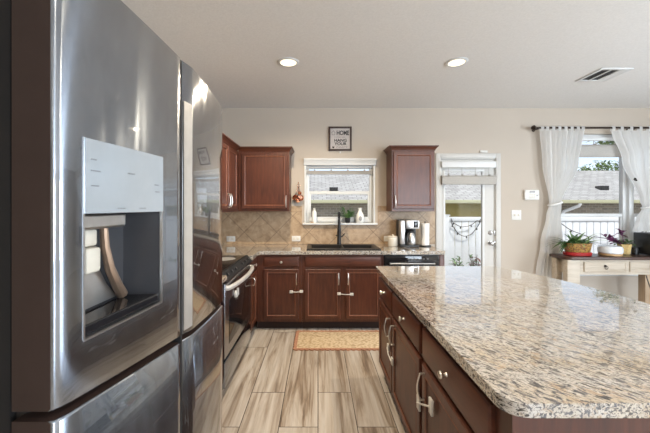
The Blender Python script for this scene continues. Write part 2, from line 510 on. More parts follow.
    def fbox(self, F, u0, u1, v0, v1, w0, w1, bev=0.0, mi=0):
        a, b = F(u0, v0, w0), F(u1, v1, w1)
        return self.box(min(a.x, b.x), max(a.x, b.x), min(a.y, b.y), max(a.y, b.y), min(a.z, b.z), max(a.z, b.z), bev, mi=mi)
    def blade(self, base, d, length, width, droop=0.4, n=5, shape='blade', mi=0):
        """one leaf: a curved, folded strip"""
        p = Vector(base); d = Vector(d).normalized()
        s = d.cross(Vector((0, 0, 1)))
        if s.length < 1e-3:
            s = Vector((1, 0, 0))
        s.normalize()
        prev = None
        for i in range(n + 1):
            t = i / n
            wd = width * ((1 - t) ** 0.8 + 0.02 if shape == 'blade' else max(0.04, math.sin(math.pi * (0.06 + 0.92 * t)) ** 0.8))
            nrm = s.cross(d).normalized()
            row = [self.bm.verts.new(p - s * wd * 0.5 + nrm * wd * 0.12), self.bm.verts.new(p - nrm * wd * 0.06), self.bm.verts.new(p + s * wd * 0.5 + nrm * wd * 0.12)]
            if prev:
                for k in range(2):
                    self.bm.faces.new((prev[k], prev[k + 1], row[k + 1], row[k])).material_index = mi
            prev = row
            d = (d + Vector((0, 0, -droop / n))).normalized()
            p = p + d * (length / n)
        return self
    def build(self, name, mat, parent=None, smooth=True, bevel=0.0, recalc=True, angle=35):
        off = wloc(parent)
        if off.length > 0:
            bmesh.ops.translate(self.bm, vec=-off, verts=self.bm.verts[:])
        if recalc:
            bmesh.ops.recalc_face_normals(self.bm, faces=self.bm.faces[:])
        me = bpy.data.meshes.new(name)
        self.bm.to_mesh(me)
        self.bm.free()
        for m in (mat if isinstance(mat, (list, tuple)) else [mat]):
            me.materials.append(m)
        o = bpy.data.objects.new(name, me)
        COL.objects.link(o)
        if parent is not None:
            o.parent = parent
            WL[o.name] = off
        if smooth:
            me.shade_smooth()
            me.set_sharp_from_angle(angle=R(angle))
        if bevel:
            b = o.modifiers.new('edge', 'BEVEL')
            b.width = bevel; b.segments = 3; b.limit_method = 'ANGLE'; b.angle_limit = R(40)
            b.harden_normals = False
        return o

def tag(o, label, cat, group=None):
    o['label'] = label; o['category'] = cat
    if group:
        o['group'] = group
    return o
def thing(name, loc, label, cat, group=None):
    o = bpy.data.objects.new(name, None)
    o.empty_display_size = 0.1
    COL.objects.link(o)
    o.location = loc
    WL[o.name] = Vector(loc)
    return tag(o, label, cat, group)
def struct(o):
    o['kind'] = 'structure'
    return o
def struct_root(name, loc=(0, 0, 0)):
    o = bpy.data.objects.new(name, None)
    COL.objects.link(o); o.location = loc; WL[o.name] = Vector(loc)
    return struct(o)
def face_back(Y):      # faces the camera (-Y)
    return lambda u, v, w: Vector((u, Y - w, v))
def face_right(X):     # faces +X, u runs along Y
    return lambda u, v, w: Vector((X + w, u, v))
def face_left(X):      # faces -X, u runs along Y
    return lambda u, v, w: Vector((X - w, u, v))
def text(name, body, size, loc, mat, parent, sx=1.0, extrude=0.0006, shear=0.0, align='LEFT', bold=0.0):
    c = bpy.data.curves.new(name, 'FONT')
    c.body = body; c.size = size; c.extrude = extrude; c.shear = shear; c.align_x = align
    c.materials.append(mat)
    c.offset = bold
    tmp = bpy.data.objects.new('tmp_text', c)
    me = bpy.data.meshes.new_from_object(tmp)
    me.name = name
    bpy.data.objects.remove(tmp)
    o = bpy.data.objects.new(name, me)
    COL.objects.link(o)
    o.parent = parent
    o.location = Vector(loc) - wloc(parent)
    o.rotation_euler = (R(90), 0, 0)
    o.scale = (sx, 1, 1)
    return o

# ------------------------------------------------------------------ room shell
def wall_with_holes(name, axis, pos, thick, a0, a1, z0, z1, holes, mat):
    """wall slab in the plane 'pos' .. pos+thick; holes = (a0,a1,z0,z1)"""
    us = sorted(set([a0, a1] + [h[0] for h in holes] + [h[1] for h in holes]))
    zs = sorted(set([z0, z1] + [h[2] for h in holes] + [h[3] for h in holes]))
    m = MB(); bm = m.bm
    def solid(i, j):
        if i < 0 or j < 0 or i >= len(us) - 1 or j >= len(zs) - 1:
            return False
        u, z = (us[i] + us[i + 1]) / 2, (zs[j] + zs[j + 1]) / 2
        return not any(h[0] < u < h[1] and h[2] < z < h[3] for h in holes)
    vd = {}
    def V(u, z, d):
        k = (u, z, d)
        if k not in vd:
            p = pos + (thick if d else 0)
            vd[k] = bm.verts.new((u, p, z) if axis == 'y' else (p, u, z))
        return vd[k]
    for i in range(len(us) - 1):
        for j in range(len(zs) - 1):
            if not solid(i, j):
                continue
            A, B, C, D = (us[i], zs[j]), (us[i + 1], zs[j]), (us[i + 1], zs[j + 1]), (us[i], zs[j + 1])
            bm.faces.new([V(*q, 0) for q in (A, B, C, D)]); bm.faces.new([V(*q, 1) for q in (D, C, B, A)])
            for (p, q, di, dj) in ((A, B, 0, -1), (B, C, 1, 0), (C, D, 0, 1), (D, A, -1, 0)):
                if not solid(i + di, j + dj):
                    bm.faces.new((V(*p, 0), V(*p, 1), V(*q, 1), V(*q, 0)))
    return struct(m.build(name, mat, smooth=False))

SINK_WIN = (-0.165, 0.745, 1.205, 1.985)
DOOR_OPEN = (1.635, 2.385, 0.0, 2.075)
DINE_WIN = (3.24, 5.07, 0.53, 2.40)
struct(MB().box(LEFT_X - 0.15, RIGHT_X + 0.15, REAR_Y - 0.15, WALL_Y + 0.15, -0.12, 0.0).build('floor', M['floor'], smooth=False))
struct(MB().box(LEFT_X - 0.15, RIGHT_X + 0.15, REAR_Y - 0.15, WALL_Y + 0.15, CEIL, CEIL + 0.2).build('ceiling', M['ceiling'], smooth=False))
wall_with_holes('wall_back', 'y', WALL_Y, 0.15, LEFT_X - 0.15, RIGHT_X + 0.15, 0.0, CEIL, [SINK_WIN, DOOR_OPEN, DINE_WIN], M['wall'])
wall_with_holes('wall_left', 'x', LEFT_X - 0.15, 0.15, REAR_Y, WALL_Y, 0.0, CEIL, [], M['wall'])
wall_with_holes('wall_right', 'x', RIGHT_X, 0.15, REAR_Y, WALL_Y, 0.0, CEIL, [(-0.3, 1.5, 0.5, 2.4)], M['wall'])
wall_with_holes('wall_rear', 'y', REAR_Y - 0.15, 0.15, LEFT_X - 0.15, RIGHT_X + 0.15, 0.0, CEIL, [(2.35, 4.95, 0.5, 2.4)], M['wall'])
# baseboards
struct(MB().box(2.45, RIGHT_X, WALL_Y - 0.014, WALL_Y, 0, 0.13, 0.004).build('baseboard_back', M['white']))
struct(MB().box(RIGHT_X - 0.014, RIGHT_X, REAR_Y, WALL_Y - 0.02, 0, 0.13, 0.004).build('baseboard_right', M['white']))
struct(MB().box(LEFT_X, RIGHT_X - 0.02, REAR_Y, REAR_Y + 0.014, 0, 0.13, 0.004).build('baseboard_rear', M['white']))

# tile backsplash
sp = MB().prism([(LEFT_X + 0.013, 0.92), (1.565, 0.92), (1.565, 1.43), (0.80, 1.43), (0.80, 1.19), (-0.215, 1.19), (-0.215, 1.43), (LEFT_X + 0.013, 1.43)],
                WALL_Y - 0.010, WALL_Y, 'y')
struct(sp.build('wall_back_tile', M['tile'], smooth=False))
struct(MB().box(LEFT_X, LEFT_X + 0.010, 1.40, WALL_Y, 0.92, 1.43).build('wall_left_tile', M['tile'], smooth=False))

# window over the sink
def single_window(name, x0, x1, z0, z1, meet, yy, fw=0.045, jamb=True):
    root = struct_root(name, ((x0 + x1) / 2, yy, z0))
    f = MB()
    for (a, b, c, d) in ((x0, x0 + fw, z0, z1), (x1 - fw, x1, z0, z1), (x0 + fw, x1 - fw, z0, z0 + fw), (x0 + fw, x1 - fw, z1 - fw, z1)):
        f.box(a, b, yy, yy + 0.06, c, d, 0.004)
    f.build('window_frame', M['white'], root)
    s = MB()
    s.box(x0 + fw, x1 - fw, yy + 0.008, yy + 0.045, meet - 0.022, meet + 0.022, 0.004)
    for (a, b) in ((x0 + fw, x0 + fw + 0.022), (x1 - fw - 0.022, x1 - fw)):
        s.box(a, b, yy + 0.012, yy + 0.04, z0 + fw, meet - 0.022, 0.003)
    s.box(x0 + fw + 0.022, x1 - fw - 0.022, yy + 0.012, yy + 0.04, z0 + fw, z0 + fw + 0.03, 0.003)
    s.build('window_sash', M['white'], root)
    MB().box(x0 + fw, x1 - fw, yy + 0.025, yy + 0.029, z0 + fw, meet).build('lower_pane', M['glass'], root, smooth=False)
    MB().box(x0 + fw, x1 - fw, yy + 0.032, yy + 0.036, meet, z1 - fw).build('upper_pane', M['glass'], root, smooth=False)
    return root
win1 = single_window('window_1', SINK_WIN[0], SINK_WIN[1], SINK_WIN[2], SINK_WIN[3], 1.61, WALL_Y + 0.055)
m = MB()
m.prism([(WALL_Y - 0.001, 1.975), (WALL_Y - 0.022, 1.975), (WALL_Y - 0.024, 2.01), (WALL_Y - 0.05, 2.045), (WALL_Y - 0.05, 2.062), (WALL_Y - 0.001, 2.062)], -0.19, 0.775, 'x')
m.build('window_head_trim', M['white'], win1)
MB().box(-0.205, 0.79, WALL_Y - 0.06, WALL_Y + 0.055, 1.18, 1.205, 0.006).build('window_sill', M['white'], win1)
m = MB()
for (a, b) in ((SINK_WIN[0] - 0.02, SINK_WIN[0] + 0.004), (SINK_WIN[1] - 0.004, SINK_WIN[1] + 0.02)):
    m.box(a, b, WALL_Y - 0.012, WALL_Y + 0.05, 1.205, 1.975, 0.003)
m.build('window_jamb_trim', M['white'], win1)

# double window of the dining corner
win2 = single_window('window_2', 3.24, 4.185, 0.53, 2.40, 1.305, WALL_Y + 0.05, 0.05)
win3 = single_window('window_3', 4.235, 5.07, 0.53, 2.40, 1.305, WALL_Y + 0.05, 0.05)
struct(MB().box(4.185, 4.235, WALL_Y + 0.01, WALL_Y + 0.11, 0.53, 2.40, 0.004).build('trim_1', M['white']))
struct(MB().box(3.18, 5.13, WALL_Y - 0.05, WALL_Y + 0.05, 0.50, 0.53, 0.006).build('trim_2', M['white']))
# window beside the camera, and an added rear one framing the fill lamp
def frame_only(name, axis, pos, a0, a1, z0, z1):
    m = MB()
    fw = 0.06
    am = (a0 + a1) / 2
    for (a, b, c, d) in ((a0, a0 + fw, z0, z1), (a1 - fw, a1, z0, z1), (a0, a1, z0, z0 + fw), (a0, a1, z1 - fw, z1), (am - 0.03, am + 0.03, z0, z1), (a0, a1, 1.42, 1.47)):
        if axis == 'y':
            m.box(a, b, pos - 0.01, pos + 0.06, c, d, 0.003)
        else:
            m.box(pos - 0.06, pos + 0.01, a, b, c, d, 0.003)
    return struct(m.build(name, M['white']))
frame_only('window_rear_added', 'y', REAR_Y, 2.35, 4.95, 0.5, 2.4)
frame_only('window_5', 'x', RIGHT_X, -0.3, 1.5, 0.5, 2.4)

# patio door
door = struct_root('door_1', (2.01, WALL_Y, 0))
m = MB()
y0, y1 = WALL_Y - 0.016, WALL_Y + 0.001
m.box(1.577, 1.640, y0, y1, 0, 2.135, 0.004); m.box(2.380, 2.443, y0, y1, 0, 2.135, 0.004); m.box(1.640, 2.380, y0, y1, 2.072, 2.135, 0.004)
m.build('door_casing', M['greige_trim'], door)
m = MB()
m.box(1.635, 1.652, WALL_Y, WALL_Y + 0.14, 0, 2.075); m.box(2.368, 2.385, WALL_Y, WALL_Y + 0.14, 0, 2.075); m.box(1.652, 2.368, WALL_Y, WALL_Y + 0.14, 2.058, 2.075)
m.build('door_jamb', M['greige_trim'], door)
m = MB()
dy0, dy1 = WALL_Y + 0.012, WALL_Y + 0.056
gx0, gx1, gz0, gz1 = 1.70, 2.215, 0.28, 1.90
for (a, b, c, d) in ((1.655, gx0, 0.008, 2.055), (gx1, 2.365, 0.008, 2.055), (gx0, gx1, 0.008, gz0), (gx0, gx1, gz1, 2.055)):
    m.box(a, b, dy0, dy1, c, d)
m.build('door_leaf', M['greige_trim'], door, smooth=False)
m = MB()
for (a, b, c, d) in ((gx0 - 0.02, gx0 + 0.008, gz0, gz1), (gx1 - 0.008, gx1 + 0.02, gz0, gz1), (gx0 - 0.02, gx1 + 0.02, gz0 - 0.02, gz0 + 0.008), (gx0 - 0.02, gx1 + 0.02, gz1 - 0.008, gz1 + 0.02)):
    m.box(a, b, dy0 - 0.008, dy0 + 0.004, c, d, 0.003)
m.build('door_glass_frame', M['white'], door)
MB().box(gx0, gx1, WALL_Y + 0.03, WALL_Y + 0.034, gz0, gz1).build('door_pane', M['glass'], door, smooth=False)
RX90 = Matrix.Rotation(R(90), 3, 'X')     # lathe axis z -> -y
kn = MB().lathe([(0.030, 0.0), (0.030, 0.006), (0.012, 0.010), (0.011, 0.03), (0.022, 0.038), (0.029, 0.050), (0.027, 0.062), (0.014, 0.068)], (2.315, dy0, 0.93), 20, RX90).build('door_knob', M['chrome'], door)
MB().lathe([(0.030, 0.0), (0.029, 0.008), (0.022, 0.014), (0.006, 0.015)], (2.315, dy0, 1.07), 20, RX90).box(2.305, 2.325, dy0 - 0.03, dy0 - 0.012, 1.064, 1.076, 0.002).build('deadbolt', M['chrome'], door)
m = MB()
for z in (0.93, 1.07):
    m.box(2.364, 2.382, WALL_Y - 0.004, WALL_Y + 0.004, z - 0.035, z + 0.035, 0.001)
m.build('strike_plate', M['chrome'], door)
MB().box(1.652, 2.368, WALL_Y - 0.0, WALL_Y + 0.14, 0.0, 0.008).build('door_threshold', M['range_steel'], door)

# ------------------------------------------------------------------ outdoors
struct(MB().box(-25, 40, WALL_Y + 0.15, 45, -0.30, -0.12).build('ground', M['concrete'], smooth=False))
house = thing('neighbour_house', (6, 13, -0.12), 'neighbouring house with a pale shingle roof beyond the white fence', 'house')
MB().prism([(-16, -0.12), (30, -0.12), (30, 1.62), (-16, 1.62)], 12.45, 19.5, 'y').build('wall', M['siding'], house, smooth=False)
MB().prism([(11.95, 1.67), (16.2, 3.22), (20.4, 1.67), (20.4, 1.59), (16.2, 3.10), (11.95, 1.58)], -17, 31, 'x').build('roof', M['shingle'], house, smooth=False)
MB().box(-17, 31, 11.86, 11.95, 1.53, 1.655, 0.02).build('gutter', M['fascia'], house)
MB().box(2.6, 7.9, 12.25, 12.44, -0.12, 1.60).build('painted_wall_panel', M['olive'], house, smooth=False)
MB().tube([(9.75, 11.90, 1.52), (9.75, 11.95, 1.44), (9.45, 12.30, 1.22), (9.42, 12.34, 1.1), (9.42, 12.34, -0.1)], 0.06, 8).build('downspout', M['vinyl'], house)
for (vx, vy) in ((0.63, 13.0), (11.7, 13.2)):
    zz = 1.67 + (vy - 11.95) * 1.55 / 4.25
    m = MB()
    m.prism([(vx - 0.17, vy - 0.15), (vx + 0.17, vy - 0.15), (vx + 0.14, vy + 0.15), (vx - 0.14, vy + 0.15)], zz - 0.06, zz + 0.13)
    m.build('roof_vent', M['black'], house)

fence = thing('vinyl_fence', (6.0, 7.0, -0.12), 'white vinyl privacy fence standing behind the patio door and dining window', 'fence')
m = MB()
k = 0
x = 2.86
while x < 11.5:
    m.box(x, x + 0.138, 7.02, 7.045, -0.05, 1.10, 0.004)
    x += 0.152
m.build('board_panel', M['vinyl'], fence)
for (a, b) in ((1.10, 1.19), (-0.06, 0.05)):
    MB().box(2.84, 11.5, 6.995, 7.065, a, b, 0.006).build('rail', M['vinyl'], fence)
for px in (2.80, 5.20, 7.6, 10.0):
    m = MB(); m.box(px - 0.06, px + 0.06, 6.97, 7.09, -0.12, 1.22, 0.006)
    m.prism([(px - 0.075, 6.955), (px + 0.075, 6.955), (px + 0.075, 7.105), (px - 0.075, 7.105)], 1.22, 1.24)
    m.build('fence_post', M['vinyl'], fence)
def string_lights(name, pts_list, label):
    root = thing(name, pts_list[0][0], label, 'string lights', None)
    m = MB()
    for pts in pts_list:
        path = []
        for i in range(len(pts) - 1):
            a, c = Vector(pts[i]), Vector(pts[i + 1])
            for q in range(6):
                t = q / 6
                p = a.lerp(c, t); p.z -= 0.03 * math.sin(math.pi * t)
                path.append(p)
        path.append(Vector(pts[-1]))
        m.tube(path, 0.008, 6)
        for p in path[3::6]:
            MB().lathe([(0.005, 0), (0.016, -0.015), (0.016, -0.035), (0.005, -0.05)], p, 8).build('bulb', M['black'], root)
    m.build('cable', M['black'], root)
FY = 6.93
def fp(x, y, Y=FY):
    return ((x - 318) * Y / 320, Y, CAM_H - (y - 206) * Y / 320)
string_lights('string_lights', [[fp(451, 218.5), fp(455.5, 224), fp(465.5, 226.5), fp(477, 220.5), fp(482, 218)],
                                [fp(451, 220), fp(453.5, 227), fp(461.5, 235.5), fp(471.5, 234), fp(482, 219)]],
              'black string lights hung in two swags on the white fence behind the patio door')
string_lights('string_lights', [[fp(553, 213.5), fp(562, 224), fp(580, 233.5), fp(597, 237), (6.6, FY, 0.75), (7.6, FY, 1.1)]],
              'black string lights sagging along the fence seen through the dining window')

def shrub(x, y, z, r, h, mats, label, seed):
    rr = random.Random(seed)
    root = thing('garden_shrub', (x, y, z), label, 'shrub')
    st = MB(); lf = [MB(), MB()]
    for i in range(9):
        a = rr.uniform(0, 6.28); t = rr.uniform(0.2, 1)
        tip = Vector((x + r * t * math.cos(a), y + r * 0.6 * t * math.sin(a), z + h * rr.uniform(0.6, 1.0)))
        base = Vector((x + rr.uniform(-.03, .03), y, z))
        st.tube([base, base.lerp(tip, 0.5) + Vector((0, 0, 0.04)), tip], 0.006, 5)
        for q in range(9):
            p = base.lerp(tip, rr.uniform(0.25, 1.0))
            d = (rr.uniform(-1, 1), rr.uniform(-1, 1), rr.uniform(-.2, .9))
            lf[0 if rr.random() < 0.65 else 1].blade(p, d, rr.uniform(0.08, 0.15), rr.uniform(0.04, 0.06), 0.6, 3, 'leaf')
    st.build('stem', M['bark'], root)
    lf[0].build('leaves', M[mats[0]], root, recalc=False); lf[1].build('leaves', M[mats[1]], root, recalc=False)
shrub(2.86, 6.55, -0.12, 0.17, 0.56, ('leaf_green', 'leaf_pale'), 'low green garden shrub at the fence foot, left of the reddish one', 3)
shrub(3.24, 6.6, -0.12, 0.14, 0.56, ('leaf_red', 'leaf_green'), 'low reddish garden shrub at the fence foot seen through the patio door', 5)
shrub(3.60, 6.62, -0.12, 0.13, 0.36, ('leaf_green', 'leaf_pale'), 'smallest green shrub at the fence foot, right of the reddish one', 11)

def tree(x, y, z0, hz, rx, ry, rz, n, label, seed, leaf=0.35, base=None):
    rr = random.Random(seed)
    root = thing('garden_tree', (x, y, z0), label, 'tree')
    t = MB()
    t.tube([(x, y, z0), (x + 0.1, y, z0 + (hz - z0) * 0.5), (x, y, hz)], [0.22, 0.16, 0.08], 8)
    for i in range(6):
        a = i * 1.05
        t.tube([(x, y, hz - rz * 0.9), (x + rx * .6 * math.cos(a), y + ry * .6 * math.sin(a), hz + rr.uniform(-.3, .4) * rz)], [0.08, 0.03], 6)
    t.build('trunk', M['bark'], root)
    c = MB()
    for i in range(n):
        v = Vector((rr.gauss(0, 1), rr.gauss(0, 1), rr.gauss(0, 1))).normalized() * rr.uniform(0.45, 1.0)
        p = Vector((x + v.x * rx, y + v.y * ry, hz + v.z * rz))
        if mnoise.noise(p * (1.2 / leaf * 0.35)) < -0.12:
            continue
        c.blade(p, (rr.uniform(-1, 1), rr.uniform(-1, 1), rr.uniform(-.6, .6)), leaf * rr.uniform(.7, 1.3), leaf * 0.5, 0.6, 2, 'leaf')
    c.build('crown', M['leaf_tree'], root, recalc=False)
tree(19.0, 21.5, -0.12, 3.75, 1.5, 1.2, 0.75, 900, 'small green tree showing above the neighbouring roof ridge in the dining window', 1, 0.28)
tree(28.5, 27.0, -0.12, 7.6, 5.2, 3.0, 1.6, 3400, 'tall tree beyond the roof with leaves at the top of the dining window', 2, 0.5)

# ------------------------------------------------------------------ cabinets
def door_leaf(parent, F, u0, u1, v0, v1, mat, fw=0.036, t=0.02):
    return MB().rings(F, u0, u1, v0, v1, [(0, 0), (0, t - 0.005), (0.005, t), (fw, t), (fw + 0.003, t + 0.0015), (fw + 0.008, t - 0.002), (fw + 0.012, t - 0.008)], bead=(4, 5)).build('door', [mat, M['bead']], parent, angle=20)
def drawer_front(parent, F, u0, u1, v0, v1, mat, t=0.02):
    return MB().rings(F, u0, u1, v0, v1, [(0, 0), (0, t - 0.007), (0.006, t - 0.002), (0.012, t)]).build('drawer', mat, parent, angle=20)
def pull(parent, F, u, v0, v1, t=0.02):
    pts = [F(u, v0, t), F(u, v0, t + 0.018)]
    for i in range(9):
        a = i / 8
        pts.append(F(u, v0 + (v1 - v0) * a, t + 0.022 + 0.012 * math.sin(math.pi * a)))
    pts += [F(u, v1, t + 0.018), F(u, v1, t)]
    return MB().tube(pts, 0.0055, 8).build('handle', M['nickel'], parent)
def knob(parent, F, u, v, t=0.02):
    c = F(u, v, t); d = (F(u, v, t + 1) - c)
    mt = d.to_track_quat('Z', 'Y').to_matrix()
    return MB().lathe([(0.009, 0), (0.006, 0.006), (0.006, 0.014), (0.013, 0.019), (0.016, 0.024), (0.014, 0.030), (0.006, 0.033)], c, 16, mt).build('knob', M['nickel'], parent)

BF = 3.68                      # back run face plane
FB = face_back(BF)
# left unit of the back run
cab = thing('base_cabinet', (-0.45, 3.95, 0), 'cherry base cabinet with one door and drawer, left of the sink cabinet', 'cabinet', 'back wall base cabinets')
m = MB(); m.box(-0.714, -0.187, BF, WALL_Y - 0.01, 0.10, 0.872); m.build('body', M['cherry'], cab, smooth=False)
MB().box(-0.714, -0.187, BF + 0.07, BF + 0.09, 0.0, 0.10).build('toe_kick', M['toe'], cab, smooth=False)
d = door_leaf(cab, FB, -0.622, -0.224, 0.135, 0.705, M['cherry']); pull(d, FB, -0.246, 0.535, 0.66)
d = drawer_front(cab, FB, -0.622, -0.224, 0.735, 0.852, M['cherry_h']); knob(d, FB, -0.42, 0.79)
# sink base
cab = thing('sink_cabinet', (0.285, 3.95, 0), 'two-door cherry sink cabinet below the kitchen window', 'cabinet', 'back wall base cabinets')
MB().box(-0.186, 0.753, BF, WALL_Y - 0.01, 0.10, 0.66).box(-0.186, 0.753, BF, BF + 0.02, 0.66, 0.872).build('body', M['cherry'], cab, smooth=False)
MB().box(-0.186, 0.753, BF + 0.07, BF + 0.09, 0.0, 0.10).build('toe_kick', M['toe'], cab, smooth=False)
d = door_leaf(cab, FB, -0.152, 0.258, 0.135, 0.705, M['cherry']); pull(d, FB, 0.235, 0.535, 0.66)
d = door_leaf(cab, FB, 0.320, 0.722, 0.135, 0.705, M['cherry']); pull(d, FB, 0.343, 0.535, 0.66)
o = drawer_front(cab, FB, -0.152, 0.722, 0.735, 0.852, M['cherry_h']); o.name = 'false_drawer_front'
# dishwasher
dw = thing('dishwasher', (1.07, 3.95, 0), 'black and steel dishwasher under the counter by the patio door', 'dishwasher')
MB().box(0.757, 1.388, BF + 0.01, WALL_Y - 0.05, 0.10, 0.868).build('body', M['black'], dw, smooth=False)
MB().box(0.760, 1.385, BF - 0.018, BF + 0.01, 0.11, 0.745, 0.004).build('door', M['steel'], dw)
cp = MB().box(0.760, 1.385, BF - 0.024, BF + 0.01, 0.750, 0.862, 0.006).build('control_panel', M['black_glass'], dw)
for i in range(6):
    MB().box(1.02 + i * 0.045, 1.038 + i * 0.045, BF - 0.0256, BF - 0.0235, 0.822, 0.828).build('button', M['grey_plastic'], cp)
m = MB().tube([FB(0.82, 0.775, 0.02), FB(0.82, 0.775, 0.045), FB(1.33, 0.775, 0.045), FB(1.33, 0.775, 0.02)], 0.009, 8).build('handle', M['steel_soft'], dw)
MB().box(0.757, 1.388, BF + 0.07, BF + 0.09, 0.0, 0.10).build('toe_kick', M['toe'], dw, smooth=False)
tag(MB().box(1.392, 1.452, BF - 0.01, WALL_Y - 0.01, 0.0, 0.872, 0.003).build('cabinet_end_panel', M['cherry']),
    'dark cherry end panel closing the counter beside the dishwasher', 'panel')

# left run: corner unit between range and back run
LX = -0.714
FR = face_right(LX)
cab = thing('base_cabinet', (-1.0, 3.5, 0), 'narrow cherry base cabinet in the corner right beside the range', 'cabinet')
MB().box(LEFT_X + 0.015, LX - 0.002, 3.30, BF - 0.002, 0.10, 0.872).build('body', M['cherry'], cab, smooth=False)
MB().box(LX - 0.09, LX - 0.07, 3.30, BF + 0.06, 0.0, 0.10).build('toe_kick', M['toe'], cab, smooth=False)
d = door_leaf(cab, FR, 3.325, 3.62, 0.135, 0.705, M['cherry'], 0.05); pull(d, FR, 3.355, 0.60, 0.675)
d = drawer_front(cab, FR, 3.325, 3.62, 0.735, 0.852, M['cherry_y']); knob(d, FR, 3.47, 0.79)
# left run: unit between fridge and range
cab = thing('base_cabinet', (-1.0, 1.9, 0), 'cherry base cabinet hidden between the refrigerator and the range', 'cabinet')
MB().box(LEFT_X + 0.015, LX - 0.002, 1.40, 2.36, 0.10, 0.872).build('body', M['cherry'], cab, smooth=False)
d = door_leaf(cab, FR, 1.43, 2.34, 0.135, 0.705, M['cherry'], 0.05); d = drawer_front(cab, FR, 1.43, 2.34, 0.735, 0.852, M['cherry_y']); knob(d, FR, 1.9, 0.79)

# wall cabinets
def crown(m, pts):
    """crown along a polyline of (x, y, nx, ny) at the top: stacked outward steps"""
    pass
UY = WALL_Y - 0.33
def upper_cabinet(name, x0, x1, z0, z1, dx0, dx1, hx, label, left_open=True, right_open=True):
    cab = thing(name, ((x0 + x1) / 2, WALL_Y - 0.16, z0), label, 'cabinet', None)
    MB().box(x0, x1, UY, WALL_Y - 0.011, z0, z1 - 0.05).build('body', M['cherry'], cab, smooth=False)
    Fu = face_back(UY)
    d = door_leaf(cab, Fu, dx0, dx1, z0 + 0.03, z1 - 0.075, M['cherry'], 0.040)
    pull(d, Fu, hx, z0 + 0.05, z0 + 0.19)
    m = MB()
    prof = [(0.0, -0.06), (0.006, -0.06), (0.010, -0.045), (0.030, -0.018), (0.040, -0.012), (0.040, 0.0), (0.0, 0.0)]
    lo, ro = (1 if left_open else 0), (1 if right_open else 0)
    rings = []
    for (o, z) in prof:
        rings.append([m.bm.verts.new(p) for p in ((x0 - o * lo, WALL_Y - 0.011, z1 + z), (x0 - o * lo, UY - o, z1 + z), (x1 + o * ro, UY - o, z1 + z), (x1 + o * ro, WALL_Y - 0.011, z1 + z))])
    for a, b in zip(rings, rings[1:]):
        for k in range(4):
            m.bm.faces.new((a[k], a[(k + 1) % 4], b[(k + 1) % 4], b[k]))
    m.bm.faces.new(rings[0]); m.bm.faces.new(rings[-1])
    m.build('crown_moulding', M['cherry_h'], cab, angle=25)
    return cab
upper_cabinet('wall_cabinet', -0.985, -0.355, 1.365, 2.16, -0.945, -0.372, -0.392, 'cherry wall cabinet in the corner, left of the kitchen window', False, True)
upper_cabinet('wall_cabinet', 0.915, 1.443, 1.365, 2.175, 0.930, 1.430, 0.950, 'cherry wall cabinet hanging above the coffee maker')
# left wall cabinet with two doors
UXF = -0.99
cab = thing('wall_cabinet', (-1.15, 3.5, 1.365), 'cherry wall cabinet beside the refrigerator with paired door handles', 'cabinet')
MB().box(LEFT_X + 0.012, UXF, 2.98, WALL_Y - 0.012, 1.365, 2.11).build('body', M['cherry'], cab, smooth=False)
Fx = face_right(UXF)
d = door_leaf(cab, Fx, 3.475, 3.86, 1.395, 2.085, M['cherry'], 0.04); pull(d, Fx, 3.50, 1.42, 1.56)
d = door_leaf(cab, Fx, 3.02, 3.455, 1.395, 2.085, M['cherry'], 0.04); pull(d, Fx, 3.43, 1.42, 1.56)
m = MB()
m.prism([(UXF, 2.10), (UXF + 0.006, 2.10), (UXF + 0.010, 2.115), (UXF + 0.030, 2.142), (UXF + 0.040, 2.148), (UXF + 0.040, 2.16), (UXF, 2.16)], 2.98, UY - 0.045, 'y')
m.box(LEFT_X + 0.012, UXF, 2.98, UY - 0.045, 2.11, 2.16)
m.build('crown_moulding', M['cherry_y'], cab, smooth=False)

# ------------------------------------------------------------------ perimeter countertop
SX0, SX1, SY0, SY1 = -0.105, 0.705, 3.775, 4.135
CT0, CT1 = 0.876, 0.918
def arc(cx, cy, r, a0, a1, n=6):
    return [(cx + r * math.cos(R(a0 + (a1 - a0) * i / n)), cy + r * math.sin(R(a0 + (a1 - a0) * i / n))) for i in range(n + 1)]
cx_in, cy_in = -0.67, 3.645
outer = [(LEFT_X + 0.012, WALL_Y - 0.012), (LEFT_X + 0.012, 3.302), (cx_in, 3.302), (cx_in, cy_in - 0.06)] + \
        [(cx_in + 0.06 - 0.06 * math.cos(R(a)), cy_in - 0.06 + 0.06 * math.sin(R(a))) for a in (15, 30, 45, 60, 75, 90)] + \
        [(1.43, cy_in)] + arc(1.43, cy_in + 0.03, 0.03, -90, 0, 4) + [(1.46, WALL_Y - 0.012)]
ct = MB().slab(outer, [[(SX0, SY0), (SX1, SY0), (SX1, SY1), (SX0, SY1)]], CT0, CT1).build('countertop', M['granite'], bevel=0.012)
tag(ct, 'speckled granite L-shaped countertop along the back wall holding the sink', 'countertop')
ct2 = MB().box(LEFT_X + 0.012, cx_in, 1.38, 2.372, CT0, CT1).build('countertop', M['granite'], bevel=0.012)
tag(ct2, 'short granite countertop hidden between refrigerator and range', 'countertop')

